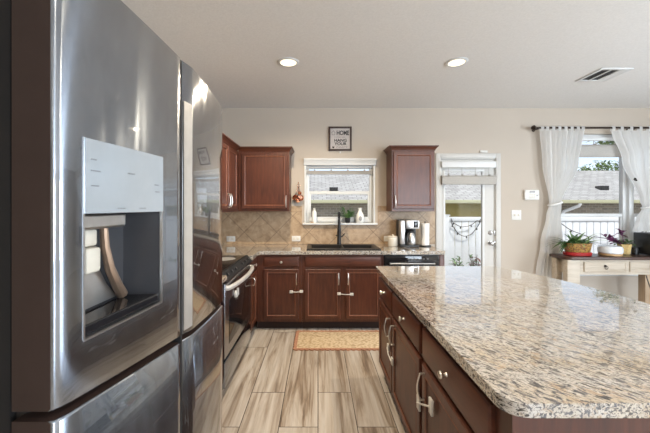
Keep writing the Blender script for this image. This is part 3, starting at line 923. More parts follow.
# sink and faucet
sink = thing('kitchen_sink', (0.3, 3.95, 0.918), 'black drop-in kitchen sink set in the granite below the window', 'sink')
m = MB()
m.slab([(-0.135, 3.72), (0.735, 3.72), (0.735, 4.21), (-0.135, 4.21)], [[(-0.085, 3.785), (0.685, 3.785), (0.685, 4.10), (-0.085, 4.10)]], 0.9185, 0.932)
m.build('rim', M['black_metal'], sink, bevel=0.005)
def basin(x0, x1):
    m = MB()
    y0, y1, zt, zb = 3.785, 4.10, 0.925, 0.72
    m.poly([(x0 + .02, y0 + .02, zb), (x1 - .02, y0 + .02, zb), (x1 - .02, y1 - .02, zb), (x0 + .02, y1 - .02, zb)])
    c = [(x0, y0), (x1, y0), (x1, y1), (x0, y1)]; ci = [(x0 + .02, y0 + .02), (x1 - .02, y0 + .02), (x1 - .02, y1 - .02), (x0 + .02, y1 - .02)]
    for k in range(4):
        a, b = c[k], c[(k + 1) % 4]; e, f = ci[k], ci[(k + 1) % 4]
        m.poly([(*a, zt), (*b, zt), (*f, zb), (*e, zb)])
    bmesh.ops.remove_doubles(m.bm, verts=m.bm.verts[:], dist=1e-5)
    o = m.build('basin', M['black_metal'], sink)
    s = o.modifiers.new('wall', 'SOLIDIFY'); s.thickness = 0.004; s.offset = -1
basin(-0.085, 0.29); basin(0.31, 0.685)
MB().box(0.29, 0.31, 3.785, 4.10, 0.85, 0.928, 0.004).build('divider', M['black_metal'], sink)
fx, fy = 0.275, 4.165
fau = thing('faucet', (fx, fy, 0.932), 'tall matte black spring faucet standing behind the sink', 'faucet')
MB().lathe([(0.030, 0.932), (0.030, 0.940), (0.026, 0.95), (0.025, 1.14), (0.020, 1.15), (0.018, 1.17)], (fx, fy, 0), 16).build('body', M['black_metal'], fau)
m = MB()
path = [(fx, fy, 1.10)]
for i in range(15):
    a = R(180 - 180 * i / 14)
    path.append((fx - 0.01 * (1 - math.cos(math.pi * i / 14)) / 2, fy - 0.085 - 0.085 * math.cos(a), 1.265 + 0.075 * math.sin(a)))
m.tube(path, 0.011, 10)
m.build('spout', M['black_metal'], fau)
m = MB(); hel = []
tot = 150
for i in range(tot + 1):
    t = i / tot; q = t * (len(path) - 1); k = min(int(q), len(path) - 2)
    p = Vector(path[k]).lerp(Vector(path[k + 1]), q - k)
    d = (Vector(path[k + 1]) - Vector(path[k])).normalized()
    s = Vector((1, 0, 0)); u = s.cross(d).normalized()
    a = t * 2 * math.pi * 26
    hel.append(p + (s * math.cos(a) + u * math.sin(a)) * 0.016)
m.tube(hel, 0.0028, 5)
m.build('spring', M['black_metal'], fau)
ex = path[-1]
MB().lathe([(0.012, 0), (0.018, -0.03), (0.019, -0.12), (0.023, -0.15), (0.020, -0.155)], ex, 14).build('spray_head', M['black_metal'], fau)
MB().tube([(fx, fy, 1.20), (fx - 0.005, fy - 0.09, 1.205), (fx - 0.01, fy - 0.165, 1.20)], 0.005, 6).build('support_arm', M['black_metal'], fau)
MB().tube([(fx + 0.018, fy, 1.03), (fx + 0.04, fy, 1.035), (fx + 0.075, fy - 0.01, 1.075)], [0.009, 0.008, 0.006], 8).build('lever', M['black_metal'], fau)
MB().tube([(fx - 0.019, fy, 1.05), (fx - 0.04, fy - 0.02, 1.05)], 0.008, 8).build('hose_clip', M['black_metal'], fau)

# ------------------------------------------------------------------ range
RX = -0.692
rng = thing('range', (-1.0, 2.84, 0), 'black and steel slide-in range with curved bright handle by the refrigerator', 'range')
RY0, RY1 = 2.378, 3.294
MB().box(LEFT_X + 0.02, RX - 0.03, RY0, RY1, 0.06, 0.895).build('body', M['range_steel'], rng, smooth=False)
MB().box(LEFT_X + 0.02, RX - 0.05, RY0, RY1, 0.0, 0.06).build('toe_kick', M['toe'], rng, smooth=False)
ck = MB().box(LEFT_X + 0.02, RX - 0.035, RY0, RY1, 0.895, 0.922, 0.004).build('cooktop', M['cooktop'], rng)
for (bx, by, br) in ((-1.16, 2.6, .09), (-1.16, 3.07, .075), (-0.90, 2.6, .075), (-0.90, 3.07, .105)):
    m = MB()
    m.lathe([(br - 0.004, 0.9222), (br, 0.9226), (br - 0.001, 0.9226)], (bx, by, 0), 32)
    m.build('burner_ring', M['grey_plastic'], ck)
m = MB().prism([(RX - 0.06, 0.922), (RX - 0.035, 0.926), (RX + 0.010, 0.872), (RX + 0.010, 0.856), (RX - 0.06, 0.856)], RY0, RY1, 'y').build('control_panel', M['control_black'], rng, smooth=False)
for ky in (2.48, 2.60, 2.72, 2.96, 3.08, 3.20):
    mt = Vector((0.79, 0, 0.61)).to_track_quat('Z', 'Y').to_matrix()
    MB().lathe([(0.015, 0), (0.015, 0.006), (0.012, 0.014), (0.004, 0.015)], (RX - 0.012, ky, 0.896), 14, mt).build('knob', M['black'], m)
od = MB().box(RX - 0.03, RX, RY0 + 0.004, RY1 - 0.004, 0.285, 0.850, 0.006).build('oven_door', M['range_steel'], rng)
MB().box(RX - 0.004, RX + 0.003, RY0 + 0.11, RY1 - 0.11, 0.36, 0.70, 0.002).build('oven_window', M['black_glass'], od)
m = MB()
pts = []
for i in range(13):
    t = i / 12
    pts.append((RX + 0.018 + 0.044 * math.sin(math.pi * t) ** 0.6, RY0 + 0.03 + (RY1 - RY0 - 0.06) * t, 0.812))
MB().tube([(RX - 0.002, RY0 + 0.03, 0.812)] + pts + [(RX - 0.002, RY1 - 0.03, 0.812)], 0.019, 10).build('handle', M['handle_white'], od)
MB().box(RX - 0.03, RX - 0.002, RY0 + 0.004, RY1 - 0.004, 0.065, 0.255, 0.005).build('drawer', M['steel'], rng)
lk = thing('oven_lock', (RX + 0.004, 2.66, 0.70), 'small white safety lock stuck on the oven door front', 'safety lock')
MB().lathe([(0.030, 0), (0.030, 0.012), (0.022, 0.02), (0.004, 0.021)], (RX + 0.0045, 2.66, 0.70), 16, Matrix.Rotation(R(90), 3, 'Y')).build('base', M['plate'], lk)
MB().box(RX + 0.018, RX + 0.034, 2.648, 2.672, 0.69, 0.75, 0.004).build('strap', M['plate'], lk)

# ------------------------------------------------------------------ refrigerator
fr = thing('refrigerator', (-0.85, 0.91, 0), 'large stainless steel four-door refrigerator with ice and water dispenser', 'refrigerator')
FT = 1.835
MB().box(-1.29, -0.500, 0.520, 1.326, 0.02, 1.815, 0.004).build('body', M['fridge_body'], fr)
MB().box(-0.502, -0.480, 0.53, 1.31, 0.03, 1.80).build('gasket', M['gap'], fr, smooth=False)
def seam(y):
    return 1.097 - 0.067 * (y - 0.498) / 0.82
# plan curve of the doors' faces: (x, y)
left_curve = [(-0.4235, 0.5065), (-0.4180, 0.510), (-0.4140, 0.518)]
def lx(y):
    t = (y - 0.498) / 0.374
    return -0.4145 + 0.0415 * (1.25 * t - 0.25 * t * t)
ya, yb = 0.5555, 0.7805           # dispenser opening
for y in (0.535, ya, 0.58, 0.62, 0.66, 0.70, 0.74, yb, 0.80, 0.825, 0.85, 0.866):
    left_curve.append((lx(y), y))
left_curve.append((lx(0.872) - 0.004, 0.872))
right_curve = [(-0.3765, 0.884), (-0.374, 0.890), (-0.3655, 0.929), (-0.3655, 0.936), (-0.367, 0.98), (-0.3695, 1.05), (-0.374, 1.12), (-0.3785, 1.19), (-0.3845, 1.25), (-0.391, 1.306), (-0.397, 1.320), (-0.410, 1.327)]
def fridge_door(name, curve, zlo, zhi, hole=None, back=-0.485, edge=0.004):
    """curve from near to far; zlo/zhi functions of y; hole = (y0, y1, z0, z1)"""
    m = MB(); bm = m.bm
    n = len(curve)
    ins = edge
    def zl(y, f):
        a, b = zlo(y), zhi(y)
        return {0: a, 1: a + ins, 2: hole[2] if hole else (a + b) / 2, 3: hole[3] if hole else (a + b) / 2 + 0.01, 4: b - ins, 5: b}[f]
    g = []
    for (x, y) in curve:
        col = []
        for f in range(6):
            dx = ins if f in (0, 5) else 0.0
            col.append(bm.verts.new((x - dx, y, zl(y, f))))
        g.append(col)
    def inh(i):
        return hole and curve[i][1] >= hole[0] - 1e-6 and curve[i + 1][1] <= hole[1] + 1e-6
    for i in range(n - 1):
        for f in range(5):
            if inh(i) and f == 2:
                continue
            bm.faces.new((g[i][f], g[i + 1][f], g[i + 1][f + 1], g[i][f + 1]))
    bk = [[bm.verts.new((back, y, zl(y, 0))), bm.verts.new((back, y, zl(y, 5)))] for (x, y) in curve]
    for i in range(n - 1):
        bm.faces.new((bk[i][0], bk[i][1], bk[i + 1][1], bk[i + 1][0]))
        bm.faces.new((g[i][5], g[i + 1][5], bk[i + 1][1], bk[i][1])).material_index = 1
        bm.faces.new((g[i][0], bk[i][0], bk[i + 1][0], g[i + 1][0])).material_index = 1
    for i in (0, n - 1):
        bm.faces.new([g[i][f] for f in range(6)] + [bk[i][1], bk[i][0]]).material_index = 1
    return m.build(name, [M['steel'], M['steel_side']], fr, angle=50)
HZ0, HZ1 = 1.197, 1.416
dl = fridge_door('door', left_curve, lambda y: seam(y) + 0.008, lambda y: FT + 0.020 * (0.872 - y) / 0.374, (ya, yb, HZ0, HZ1))
fridge_door('lower_door', left_curve, lambda y: 0.06, lambda y: seam(y) - 0.008)
dr = fridge_door('door', right_curve, lambda y: seam(y) + 0.007, lambda y: FT)
fridge_door('lower_door', right_curve, lambda y: 0.06, lambda y: seam(y) - 0.007)
for (q, zt, zb) in ((dr, 1.722, seam(0.9) + 0.02),):
    m = MB()
    m.prism([(-0.3735, 0.8885), (-0.3655, 0.926), (-0.3632, 0.9255), (-0.3712, 0.888)], zb, zt)
    m.build('handle', M['handle_strip'], q, smooth=False)
MB().box(-0.480, -0.375, 0.8735, 0.8825, 0.07, 1.83).build('centre_gasket', M['gap'], fr, smooth=False)
MB().box(-0.52, -0.40, 0.52, 1.30, 0.0, 0.055).build('kick_plate', M['gap'], fr, smooth=False)
for (a, b) in ((0.54, 0.62), (1.22, 1.30)):
    MB().box(-0.58, -0.43, a, b, FT - 0.019, FT + 0.012, 0.004).build('hinge_cover', M['steel_side'], fr)
# dispenser: control panel follows the door face
m = MB(); bm = m.bm
ys = [ya + (yb - ya) * i / 10 for i in range(11)]
fa = [[bm.verts.new((lx(y) + 0.0035, y, z)) for z in (HZ1 + 0.001, 1.549)] for y in ys]
fb = [[bm.verts.new((lx(y) - 0.002, y, z)) for z in (HZ1 + 0.001, 1.549)] for y in ys]
for i in range(10):
    bm.faces.new((fa[i][0], fa[i + 1][0], fa[i + 1][1], fa[i][1])); bm.faces.new((fb[i][0], fb[i][1], fb[i + 1][1], fb[i + 1][0]))
    for k in (0, 1):
        bm.faces.new((fa[i][k], fb[i][k], fb[i + 1][k], fa[i + 1][k]))
for i in (0, 10):
    bm.faces.new((fa[i][0], fa[i][1], fb[i][1], fb[i][0]))
cpn = m.build('control_panel', M['panel'], dl)
for (y, z, w) in ((0.567, 1.512, .011), (0.567, 1.492, .016), (0.568, 1.465, .012), (0.658, 1.496, .018), (0.747, 1.478, .014), (0.750, 1.462, .012), (0.630, 1.424, .016), (0.694, 1.424, .016)):
    m = MB()
    for q in range(int(w / 0.003)):
        m.box(lx(y + q * .0045) + 0.0033, lx(y + q * .0045) + 0.0040, y + q * .0045, y + q * .0045 + .0028, z, z + 0.0025)
    m.build('printed_text', M['print'], cpn)
# cavity (open box), kept inside the door opening and the body behind
m = MB(); bm = m.bm
xb = -0.468
fp_ = [(lx(ya), ya), (lx(yb), yb)]
A = [bm.verts.new(p) for p in ((lx(ya), ya, HZ0), (lx(yb), yb, HZ0), (lx(yb), yb, HZ1), (lx(ya), ya, HZ1))]
B = [bm.verts.new(p) for p in ((xb, ya + .004, HZ0 + .02), (xb, yb - .012, HZ0 + .02), (xb, yb - .012, HZ1), (xb, ya + .004, HZ1))]
for k in range(4):
    bm.faces.new((A[k], A[(k + 1) % 4], B[(k + 1) % 4], B[k]))
bm.faces.new(B)
m.build('dispenser_cavity', M['cavity'], dl, smooth=False)
m = MB(); tw = 0.0035
for (a, b, z0, z1) in ((ya - .002, ya + .002, HZ0, 1.55), (yb - .002, yb + .002, HZ0, 1.55)):
    m.box(lx((a + b) / 2) - 0.004, lx((a + b) / 2) + 0.0012, a, b, z0, z1)
yl = [ya + (yb - ya) * i / 10 for i in range(11)]
m.prism([(lx(y) + 0.0012, y) for y in yl] + [(lx(y) - 0.004, y) for y in yl[::-1]], HZ0 - 0.003, HZ0 + 0.001)
m.build('dispenser_trim', M['steel_soft'], dl, smooth=False)
MB().prism([(lx(0.57) - 0.012, 0.560), (-0.462, 0.560), (-0.462, 0.728), (lx(0.70) - 0.030, 0.700)], HZ1 - 0.030, HZ1 - 0.001).build('chute', M['steel_soft'], dl, bevel=0.005)
MB().box(-0.462, -0.436, 0.600, 0.634, 1.352, 1.385, 0.005).build('lever', M['ivory'], dl)
MB().box(-0.460, -0.432, 0.598, 0.640, 1.300, 1.350, 0.007).build('lever', M['ivory'], dl)
MB().tube([(-0.450, 0.672, 1.388), (-0.449, 0.674, 1.345), (-0.450, 0.692, 1.295), (-0.452, 0.722, 1.25), (-0.454, 0.742, 1.226)], [0.008, 0.009, 0.010, 0.011, 0.012], 10).build('water_nozzle', M['bronze_tube'], dl)
MB().prism([(0.566, 1.224), (0.735, 1.224), (0.70, 1.26), (0.655, 1.33), (0.566, 1.345)], -0.4675, -0.4625, 'x').build('splash_plate', M['steel_soft'], dl, smooth=False)
m = MB().prism([(lx(ya) - .004, ya + .006), (lx(yb) - .004, yb - .008), (-0.462, yb - 0.016), (-0.462, ya + 0.01)], HZ0 + 0.004, HZ0 + 0.022)
m.build('drip_tray', M['black_glass'], dl, bevel=0.003)

# ------------------------------------------------------------------ island
isl = thing('kitchen_island', (1.0, 1.77, 0), 'cherry kitchen island with drawers and doors facing the aisle', 'island')
IX = 0.530
MB().box(IX, 1.25, 0.872, 2.71, 0.10, 0.872).build('body', M['cherry'], isl, smooth=False)
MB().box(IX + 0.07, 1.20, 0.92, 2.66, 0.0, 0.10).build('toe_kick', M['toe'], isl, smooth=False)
FL = face_left(IX)
for (a, b, hy, ky) in ((2.225, 2.685, 2.285, 2.47), (1.615, 2.205, 2.145, 1.90), (0.955, 1.575, 1.535, 1.27)):
    d = drawer_front(isl, FL, a, b, 0.685, 0.835, M['cherry_y']); knob(d, FL, ky, 0.76)
    d = door_leaf(isl, FL, a, b, 0.125, 0.660, M['cherry'], 0.045); pull(d, FL, hy, 0.50, 0.625)
it = [(0.492, 2.70)]
outl = arc(0.492 + 0.06, 0.835 + 0.06, 0.06, 180, 270, 6) + [(1.50, 0.835)] + arc(1.50, 0.885, 0.05, -90, -10, 4)
for i in range(1, 16):
    t = i / 16
    outl.append((1.55 + 0.195 * math.sin(math.pi * t) ** 0.9, 0.89 + 1.78 * t))
outl += [(1.545, 2.685), (1.50, 2.725), (1.42, 2.742)] + arc(0.492 + 0.02, 2.742 - 0.02, 0.02, 90, 180, 4)
ic = MB().slab(outl, [], CT0, CT1 - 0.003).build('island_countertop', M['granite'], bevel=0.017)
tag(ic, 'large polished granite top with bowed right edge lying on the island', 'countertop')

# child safety latches
def latch(F, p, q, label, tt=0.021, pv=0.016, bulge=0.014):
    root = thing('cabinet_latch', F(p[0], p[1], tt), label, 'safety latch', None)
    for (u, v) in (p, q):
        MB().fbox(F, u - 0.020, u + 0.020, v - pv, v + pv, tt, tt + 0.012, 0.004).build('pad', M['plate'], root)
    a, b = Vector(F(p[0], p[1], tt + 0.014)), Vector(F(q[0], q[1], tt + 0.014))
    MB().tube([a, a.lerp(b, .5) + (F(0, 0, 1) - F(0, 0, 0)) * bulge, b], 0.0045, 8).build('strap', M['plate'], root)
latch(FB, (-0.305, 0.45), (-0.190, 0.455), 'white child safety latch on the base cabinet left of the sink')
latch(FB, (0.240, 0.428), (0.385, 0.422), 'white child safety latch joining the two sink cabinet doors')
latch(FL, (2.285, 0.42), (2.165, 0.38), 'white child safety latch joining the two farther island doors', 0.0225, 0.025, 0.006)
latch(FL, (1.595, 0.45), (1.42, 0.540), 'white child safety latch on the nearest island door', 0.0225, 0.035, 0.002)

# ------------------------------------------------------------------ rug
rug = thing('rug', (0.27, 3.40, 0), 'woven tan rug with scalloped rust border in front of the sink', 'rug')
MB().box(-0.215, 0.765, 3.195, 3.615, 0.001, 0.010, 0.003).build('field', M['rug'], rug)
m = MB()
pts = []
def edge(ax, ay, bx, by):
    L = math.hypot(bx - ax, by - ay); n = int(L / 0.05)
    for i in range(n):
        for q in range(4):
            t = (i + q / 4) / n
            s = 0.012 * abs(math.sin(math.pi * q / 4))
            nx, ny = (by - ay) / L, -(bx - ax) / L
            pts.append((ax + (bx - ax) * t + nx * s, ay + (by - ay) * t + ny * s))
x0, x1, y0_, y1_ = -0.240, 0.790, 3.170, 3.640
edge(x0, y0_, x1, y0_); edge(x1, y0_, x1, y1_); edge(x1, y1_, x0, y1_); edge(x0, y1_, x0, y0_)
m.slab(pts, [[(-0.214, 3.196), (0.764, 3.196), (0.764, 3.614), (-0.214, 3.614)]], 0.001, 0.012)
m.build('border', M['rug_border'], rug)

# ------------------------------------------------------------------ things on the back counter and sill
CTZ = CT1 + 0.001
cn = thing('canister', (0.95, 4.08, CTZ), 'cream ceramic canister left of the coffee maker', 'canister')
MB().lathe([(0.055, CTZ), (0.062, CTZ + 0.01), (0.062, CTZ + 0.10), (0.056, CTZ + 0.108)], (0.955, 4.08, 0), 24).build('body', M['ceramic'], cn)
MB().lathe([(0.060, CTZ + 0.109), (0.062, CTZ + 0.122), (0.05, CTZ + 0.13), (0.012, CTZ + 0.132), (0.015, CTZ + 0.145), (0.004, CTZ + 0.15)], (0.955, 4.08, 0), 24).build('lid', M['ceramic'], cn)
cm = thing('coffee_maker', (1.14, 4.05, CTZ), 'black and steel drip coffee maker with thermal carafe on the back counter', 'coffee maker')
MB().box(1.02, 1.255, 3.96, 4.19, CTZ, CTZ + 0.025, 0.006).build('base', M['black'], cm)
MB().box(1.02, 1.255, 4.10, 4.19, CTZ + 0.025, CTZ + 0.335, 0.01).build('water_tank', M['black'], cm)
MB().box(1.028, 1.085, 3.985, 4.10, CTZ + 0.03, CTZ + 0.33, 0.008).build('side_column', M['steel_soft'], cm)
MB().box(1.092, 1.255, 3.965, 4.10, CTZ + 0.225, CTZ + 0.335, 0.01).build('brew_head', M['steel_soft'], cm)
MB().box(1.185, 1.240, 3.960, 3.968, CTZ + 0.245, CTZ + 0.32, 0.003).build('display', M['black_glass'], cm)
ca = MB().lathe([(0.058, CTZ + 0.027), (0.064, CTZ + 0.04), (0.062, CTZ + 0.10), (0.045, CTZ + 0.155), (0.036, CTZ + 0.175)], (1.170, 4.03, 0), 22).build('carafe', M['steel_soft'], cm)
MB().lathe([(0.040, CTZ + 0.175), (0.042, CTZ + 0.195), (0.026, CTZ + 0.213), (0.02, CTZ + 0.219)], (1.170, 4.03, 0), 22).build('carafe_lid', M['black'], ca)
MB().tube([(1.150, 3.985, CTZ + 0.19), (1.128, 3.952, CTZ + 0.17), (1.118, 3.945, CTZ + 0.11), (1.128, 3.968, CTZ + 0.06)], 0.009, 8).build('carafe_handle', M['black'], ca)
pt = thing('paper_towel_holder', (1.35, 4.08, CTZ), 'white paper towel roll on an upright holder right of the coffee maker', 'paper towels')
MB().lathe([(0.075, CTZ), (0.075, CTZ + 0.01), (0.06, CTZ + 0.014), (0.01, CTZ + 0.015)], (1.365, 4.08, 0), 24).build('base', M['black_metal'], pt)
MB().lathe([(0.020, CTZ + 0.016), (0.051, CTZ + 0.016), (0.052, CTZ + 0.29), (0.020, CTZ + 0.29)], (1.365, 4.08, 0), 28).build('paper_roll', M['paper'], pt)
MB().tube([(1.365, 4.08, CTZ + 0.015), (1.365, 4.08, CTZ + 0.315)], 0.007, 8).build('post', M['black_metal'], pt)

SZ = 1.206
bt = thing('lotion_bottle', (-0.055, 4.275, SZ), 'slim white bottle at the left end of the window sill', 'bottle')
MB().lathe([(0.030, SZ), (0.032, SZ + 0.01), (0.032, SZ + 0.13), (0.024, SZ + 0.155), (0.014, SZ + 0.165)], (-0.050, 4.275, 0), 18).build('body', M['white_ceramic'], bt)
MB().lathe([(0.016, SZ + 0.165), (0.016, SZ + 0.19), (0.006, SZ + 0.195)], (-0.050, 4.275, 0), 14).build('cap', M['plate'], bt)
tag(MB().box(-0.100, -0.045, 4.245, 4.265, SZ, SZ + 0.014, 0.003).build('soap_bar', M['light_wood']), 'small tan soap bar at the left end of the window sill', 'soap')
vs = thing('vase', (0.560, 4.27, SZ), 'white bottle-shaped vase at the right end of the window sill', 'vase')
MB().lathe([(0.045, SZ), (0.052, SZ + 0.01), (0.054, SZ + 0.08), (0.046, SZ + 0.115), (0.026, SZ + 0.145), (0.022, SZ + 0.175), (0.030, SZ + 0.195), (0.02, SZ + 0.20)], (0.560, 4.27, 0), 24).build('body', M['white_ceramic'], vs)
MB().lathe([(0.026, 0), (0.026, 0.004), (0.02, 0.006)], (0.560, 4.27 - 0.052, SZ + 0.06), 18, RX90 @ Matrix.Diagonal((0.8, 1.2, 1))).build('medallion', M['grey_plastic'], vs)
pp = thing('potted_plant', (0.395, 4.27, SZ), 'green plant in a small dark pot beside the white vase on the sill', 'plant')
MB().lathe([(0.026, SZ), (0.034, SZ + 0.01), (0.038, SZ + 0.06), (0.034, SZ + 0.066), (0.03, SZ + 0.055)], (0.395, 4.27, 0), 18).build('pot', M['black'], pp)
m = MB(); rr = random.Random(4)
for i in range(46):
    a = rr.uniform(0, 6.28)
    L = rr.uniform(0.07, 0.17)
    b = Vector((0.395 + 0.015 * math.cos(a), 4.27 + 0.015 * math.sin(a), SZ + 0.055))
    d = Vector((math.cos(a) * rr.uniform(.3, 1.0) - 0.12, math.sin(a) * 0.30 - 0.05, rr.uniform(0.5, 1.3)))
    m.blade(b + d.normalized() * L * rr.uniform(0, .9), d, 0.075, 0.032, 1.3, 3, 'leaf')
    m.tube([b, b + d.normalized() * L * 0.9], 0.0015, 4)
m.build('foliage', M['leaf_green'], pp, recalc=False)

# copper measuring cups on the wall
hx, hy = -0.262, WALL_Y - 0.003
cu = thing('copper_cups', (hx, hy, 1.50), 'bunch of copper measuring cups hanging on the wall left of the window', 'measuring cups')
MB().box(hx - 0.006, hx + 0.006, hy - 0.012, hy, 1.735, 1.75, 0.002).tube([(hx, hy - 0.010, 1.745), (hx, hy - 0.022, 1.735), (hx, hy - 0.024, 1.72)], 0.003, 6).build('hook', M['copper'], cu)
ring = [(hx + 0.018 * math.cos(a * .5236), hy - 0.022, 1.702 + 0.018 * math.sin(a * .5236)) for a in range(12)]
MB().tube(ring, 0.003, 6, closed=True).build('ring', M['copper'], cu)
for (dx, dz, r, ax) in ((-0.035, -0.155, 0.042, 60), (0.030, -0.150, 0.040, 100), (0.0, -0.185, 0.036, 80), (0.02, -0.085, 0.024, 110)):
    cxx, czz = hx + dx, 1.69 + dz
    mt = Matrix.Rotation(R(ax), 3, 'X') @ Matrix.Rotation(R(dx * 400), 3, 'Y')
    m = MB(); yy = hy - 0.048 - (0.008 if r < 0.04 else 0)
    m.lathe([(r * 0.75, -0.02), (r, 0.02), (r * 0.93, 0.02), (r * 0.68, -0.012)], (cxx, yy, czz), 18, mt)
    cup = m.build('cup', M['copper'], cu)
    MB().tube([(cxx, yy, czz + r * 0.9), (hx + dx * 0.2, hy - 0.026, 1.69)], 0.004, 6).build('cup_handle', M['copper'], cup)

# framed sign
X0, X1, Z0, Z1 = 0.142, 0.450, 2.168, 2.490
sg = thing('framed_sign', (0.296, WALL_Y - 0.002, Z0), 'small dark-framed sign with lettering hanging above the kitchen window', 'sign')
m = MB(); yf = WALL_Y - 0.026
fw = 0.024
for (a, b, c, d) in ((X0, X0 + fw, Z0, Z1), (X1 - fw, X1, Z0, Z1), (X0 + fw, X1 - fw, Z0, Z0 + fw), (X0 + fw, X1 - fw, Z1 - fw, Z1)):
    m.box(a, b, yf, WALL_Y - 0.002, c, d, 0.003)
m.build('frame', M['frame_dark'], sg)
MB().box(X0 + fw, X1 - fw, WALL_Y - 0.016, WALL_Y - 0.003, Z0 + fw, Z1 - fw).build('board', M['sign_board'], sg, smooth=False)
ty = WALL_Y - 0.0165
text('lettering', 'HOME', 0.083, (0.247, ty, 2.378), M['ink'], sg, 0.72, bold=0.0026)
text('lettering', 'is where you', 0.030, (0.215, ty, 2.343), M['ink_soft'], sg, 0.95)
text('lettering', 'HANG', 0.052, (0.215, ty, 2.289), M['ink'], sg, 1.12, bold=0.0018)
text('lettering', 'YOUR', 0.052, (0.222, ty, 2.243), M['ink'], sg, 1.10, bold=0.0018)
text('lettering', 'heart', 0.042, (0.236, ty, 2.206), M['ink_soft'], sg, 1.7, shear=0.3)
m = MB()     # little house
hx0, hx1, hz0, hz1 = 0.184, 0.228, 2.378, 2.412
for (a, b, c, d) in ((hx0, hx0 + .006, hz0, hz1), (hx1 - .006, hx1, hz0, hz1), (hx0, hx1, hz0, hz0 + .006)):
    m.box(a, b, ty - 0.0006, ty + 0.001, c, d)
m.prism([(hx0 - .008, hz1 - .002), (0.206, hz1 + .026), (hx1 + .008, hz1 - .002), (hx1, hz1 - .004), (0.206, hz1 + .018), (hx0, hz1 - .004)], ty - 0.0006, ty + 0.001, 'y')
m.build('house_mark', M['ink_soft'], sg, smooth=False)
m = MB()     # little heart
hp = []
for i in range(24):
    a = 2 * math.pi * i / 24
    hp.append((0.204 + 0.00105 * 16 * math.sin(a) ** 3, 2.214 + 0.00105 * (13 * math.cos(a) - 5 * math.cos(2 * a) - 2 * math.cos(3 * a) - math.cos(4 * a))))
m.prism(hp, ty - 0.0006, ty + 0.001, 'y')
m.build('heart_mark', M['ink'], sg, smooth=False)
tag(MB().box(0.288, 0.306, WALL_Y - 0.012, WALL_Y - 0.001, 2.135, 2.16, 0.004).build('wall_hook', M['plate']), 'small white wall hook just below the framed sign', 'hook')

# outlets, switch, keypad, sensor
def outlet(x0, z0, label, yy=WALL_Y - 0.0105):
    root = thing('wall_outlet', (x0 + 0.058, yy, z0), label, 'outlet', None)
    MB().box(x0, x0 + 0.116, yy - 0.006, yy, z0, z0 + 0.072, 0.003).build('plate', M['plate'], root)
    for k in (0.034, 0.082):
        MB().box(x0 + k - 0.016, x0 + k + 0.016, yy - 0.008, yy - 0.005, z0 + 0.022, z0 + 0.050, 0.002).build('socket', M['ceramic'], root)
outlet(-1.222, 0.955, 'white outlet on the tile in the left corner by the range')
outlet(-0.350, 0.958, 'white outlet on the tile left of the sink')
outlet(0.880, 0.958, 'white outlet on the tile behind the cream canister')
sw = thing('light_switch', (2.655, WALL_Y, 1.24), 'white double toggle light switch on the wall beside the patio door', 'light switch')
MB().box(2.590, 2.722, WALL_Y - 0.008, WALL_Y - 0.001, 1.243, 1.376, 0.004).build('plate', M['plate'], sw)
for k in (2.632, 2.680):
    MB().box(k - 0.006, k + 0.006, WALL_Y - 0.020, WALL_Y - 0.006, 1.298, 1.322, 0.002).build('toggle', M['almond'], sw)
kp = thing('alarm_keypad', (2.85, WALL_Y, 1.51), 'white wall alarm keypad beside the left curtain', 'keypad')
MB().box(2.752, 2.945, WALL_Y - 0.035, WALL_Y - 0.001, 1.512, 1.645, 0.008).build('housing', M['plate'], kp)
MB().box(2.815, 2.885, WALL_Y - 0.037, WALL_Y - 0.033, 1.608, 1.628, 0.001).build('display', M['grey_plastic'], kp)
for i in range(3):
    for j in range(3):
        MB().box(2.812 + i * 0.027, 2.832 + i * 0.027, WALL_Y - 0.038, WALL_Y - 0.034, 1.534 + j * 0.022, 1.548 + j * 0.022, 0.002).build('key', M['ceramic'], kp)
MB().box(2.905, 2.925, WALL_Y - 0.038, WALL_Y - 0.034, 1.56, 1.575, 0.001).build('led', M['grey_plastic'], kp)
tag(MB().box(2.165, 2.265, WALL_Y - 0.022, WALL_Y - 0.001, 2.142, 2.172, 0.004).build('door_sensor', M['plate']), 'white sensor box on the wall just above the patio door', 'sensor')

# roman shades on the three visible windows
def shade(x0, x1, zr0, zr1, zf0, zf1, yy, label, tabs=4, depth=0.035):
    root = thing('window_shade', ((x0 + x1) / 2, yy, zr0), label, 'shade')
    MB().box(x0, x1, yy - depth, yy, zr0, zr1, 0.004).build('headrail', M['white'], root)
    m = MB(); n = 3
    prof = []
    for i in range(n):
        a, b = zf0 + (zf1 - zf0) * i / n, zf0 + (zf1 - zf0) * (i + 1) / n
        prof += [(yy - depth * 1.0 - 0.006 * i, a), (yy - depth * 1.25 - 0.006 * i, (a + b) / 2)]
    prof += [(yy - depth * 0.9, zf1), (yy - 0.006, zf1), (yy - 0.006, zf0)]
    m.prism(prof, x0, x1, 'x')
    m.build('folded_fabric', M['shade'], root)
    for k in range(tabs):
        t = (k + 0.5) / tabs; xx = x0 + (x1 - x0) * t
        m = MB().box(xx - 0.003, xx + 0.003, yy - depth * .6, yy - depth * .6 + 0.004, zf1 - 0.005, zr0 + 0.002)
        m.box(xx - 0.009, xx + 0.009, yy - depth * 1.35 - 0.012, yy - depth * .5, zf1 - 0.002, zf1 + 0.012, 0.002)
        m.build('lift_cord', M['shade'], root)
shade(1.642, 2.36, 1.940, 2.020, 1.715, 1.835, WALL_Y - 0.019, 'grey linen shade bunched up across the patio door glass')
shade(SINK_WIN[0] + 0.008, SINK_WIN[1] - 0.008, 1.945, 1.972, 1.858, 1.905, WALL_Y + 0.05, 'grey linen shade pulled up at the top of the kitchen window', depth=0.03)
shade(3.30, 4.13, 2.31, 2.355, 2.09, 2.255, WALL_Y + 0.045, 'grey linen shade pulled up in the dining window between the curtains', 3, depth=0.04)

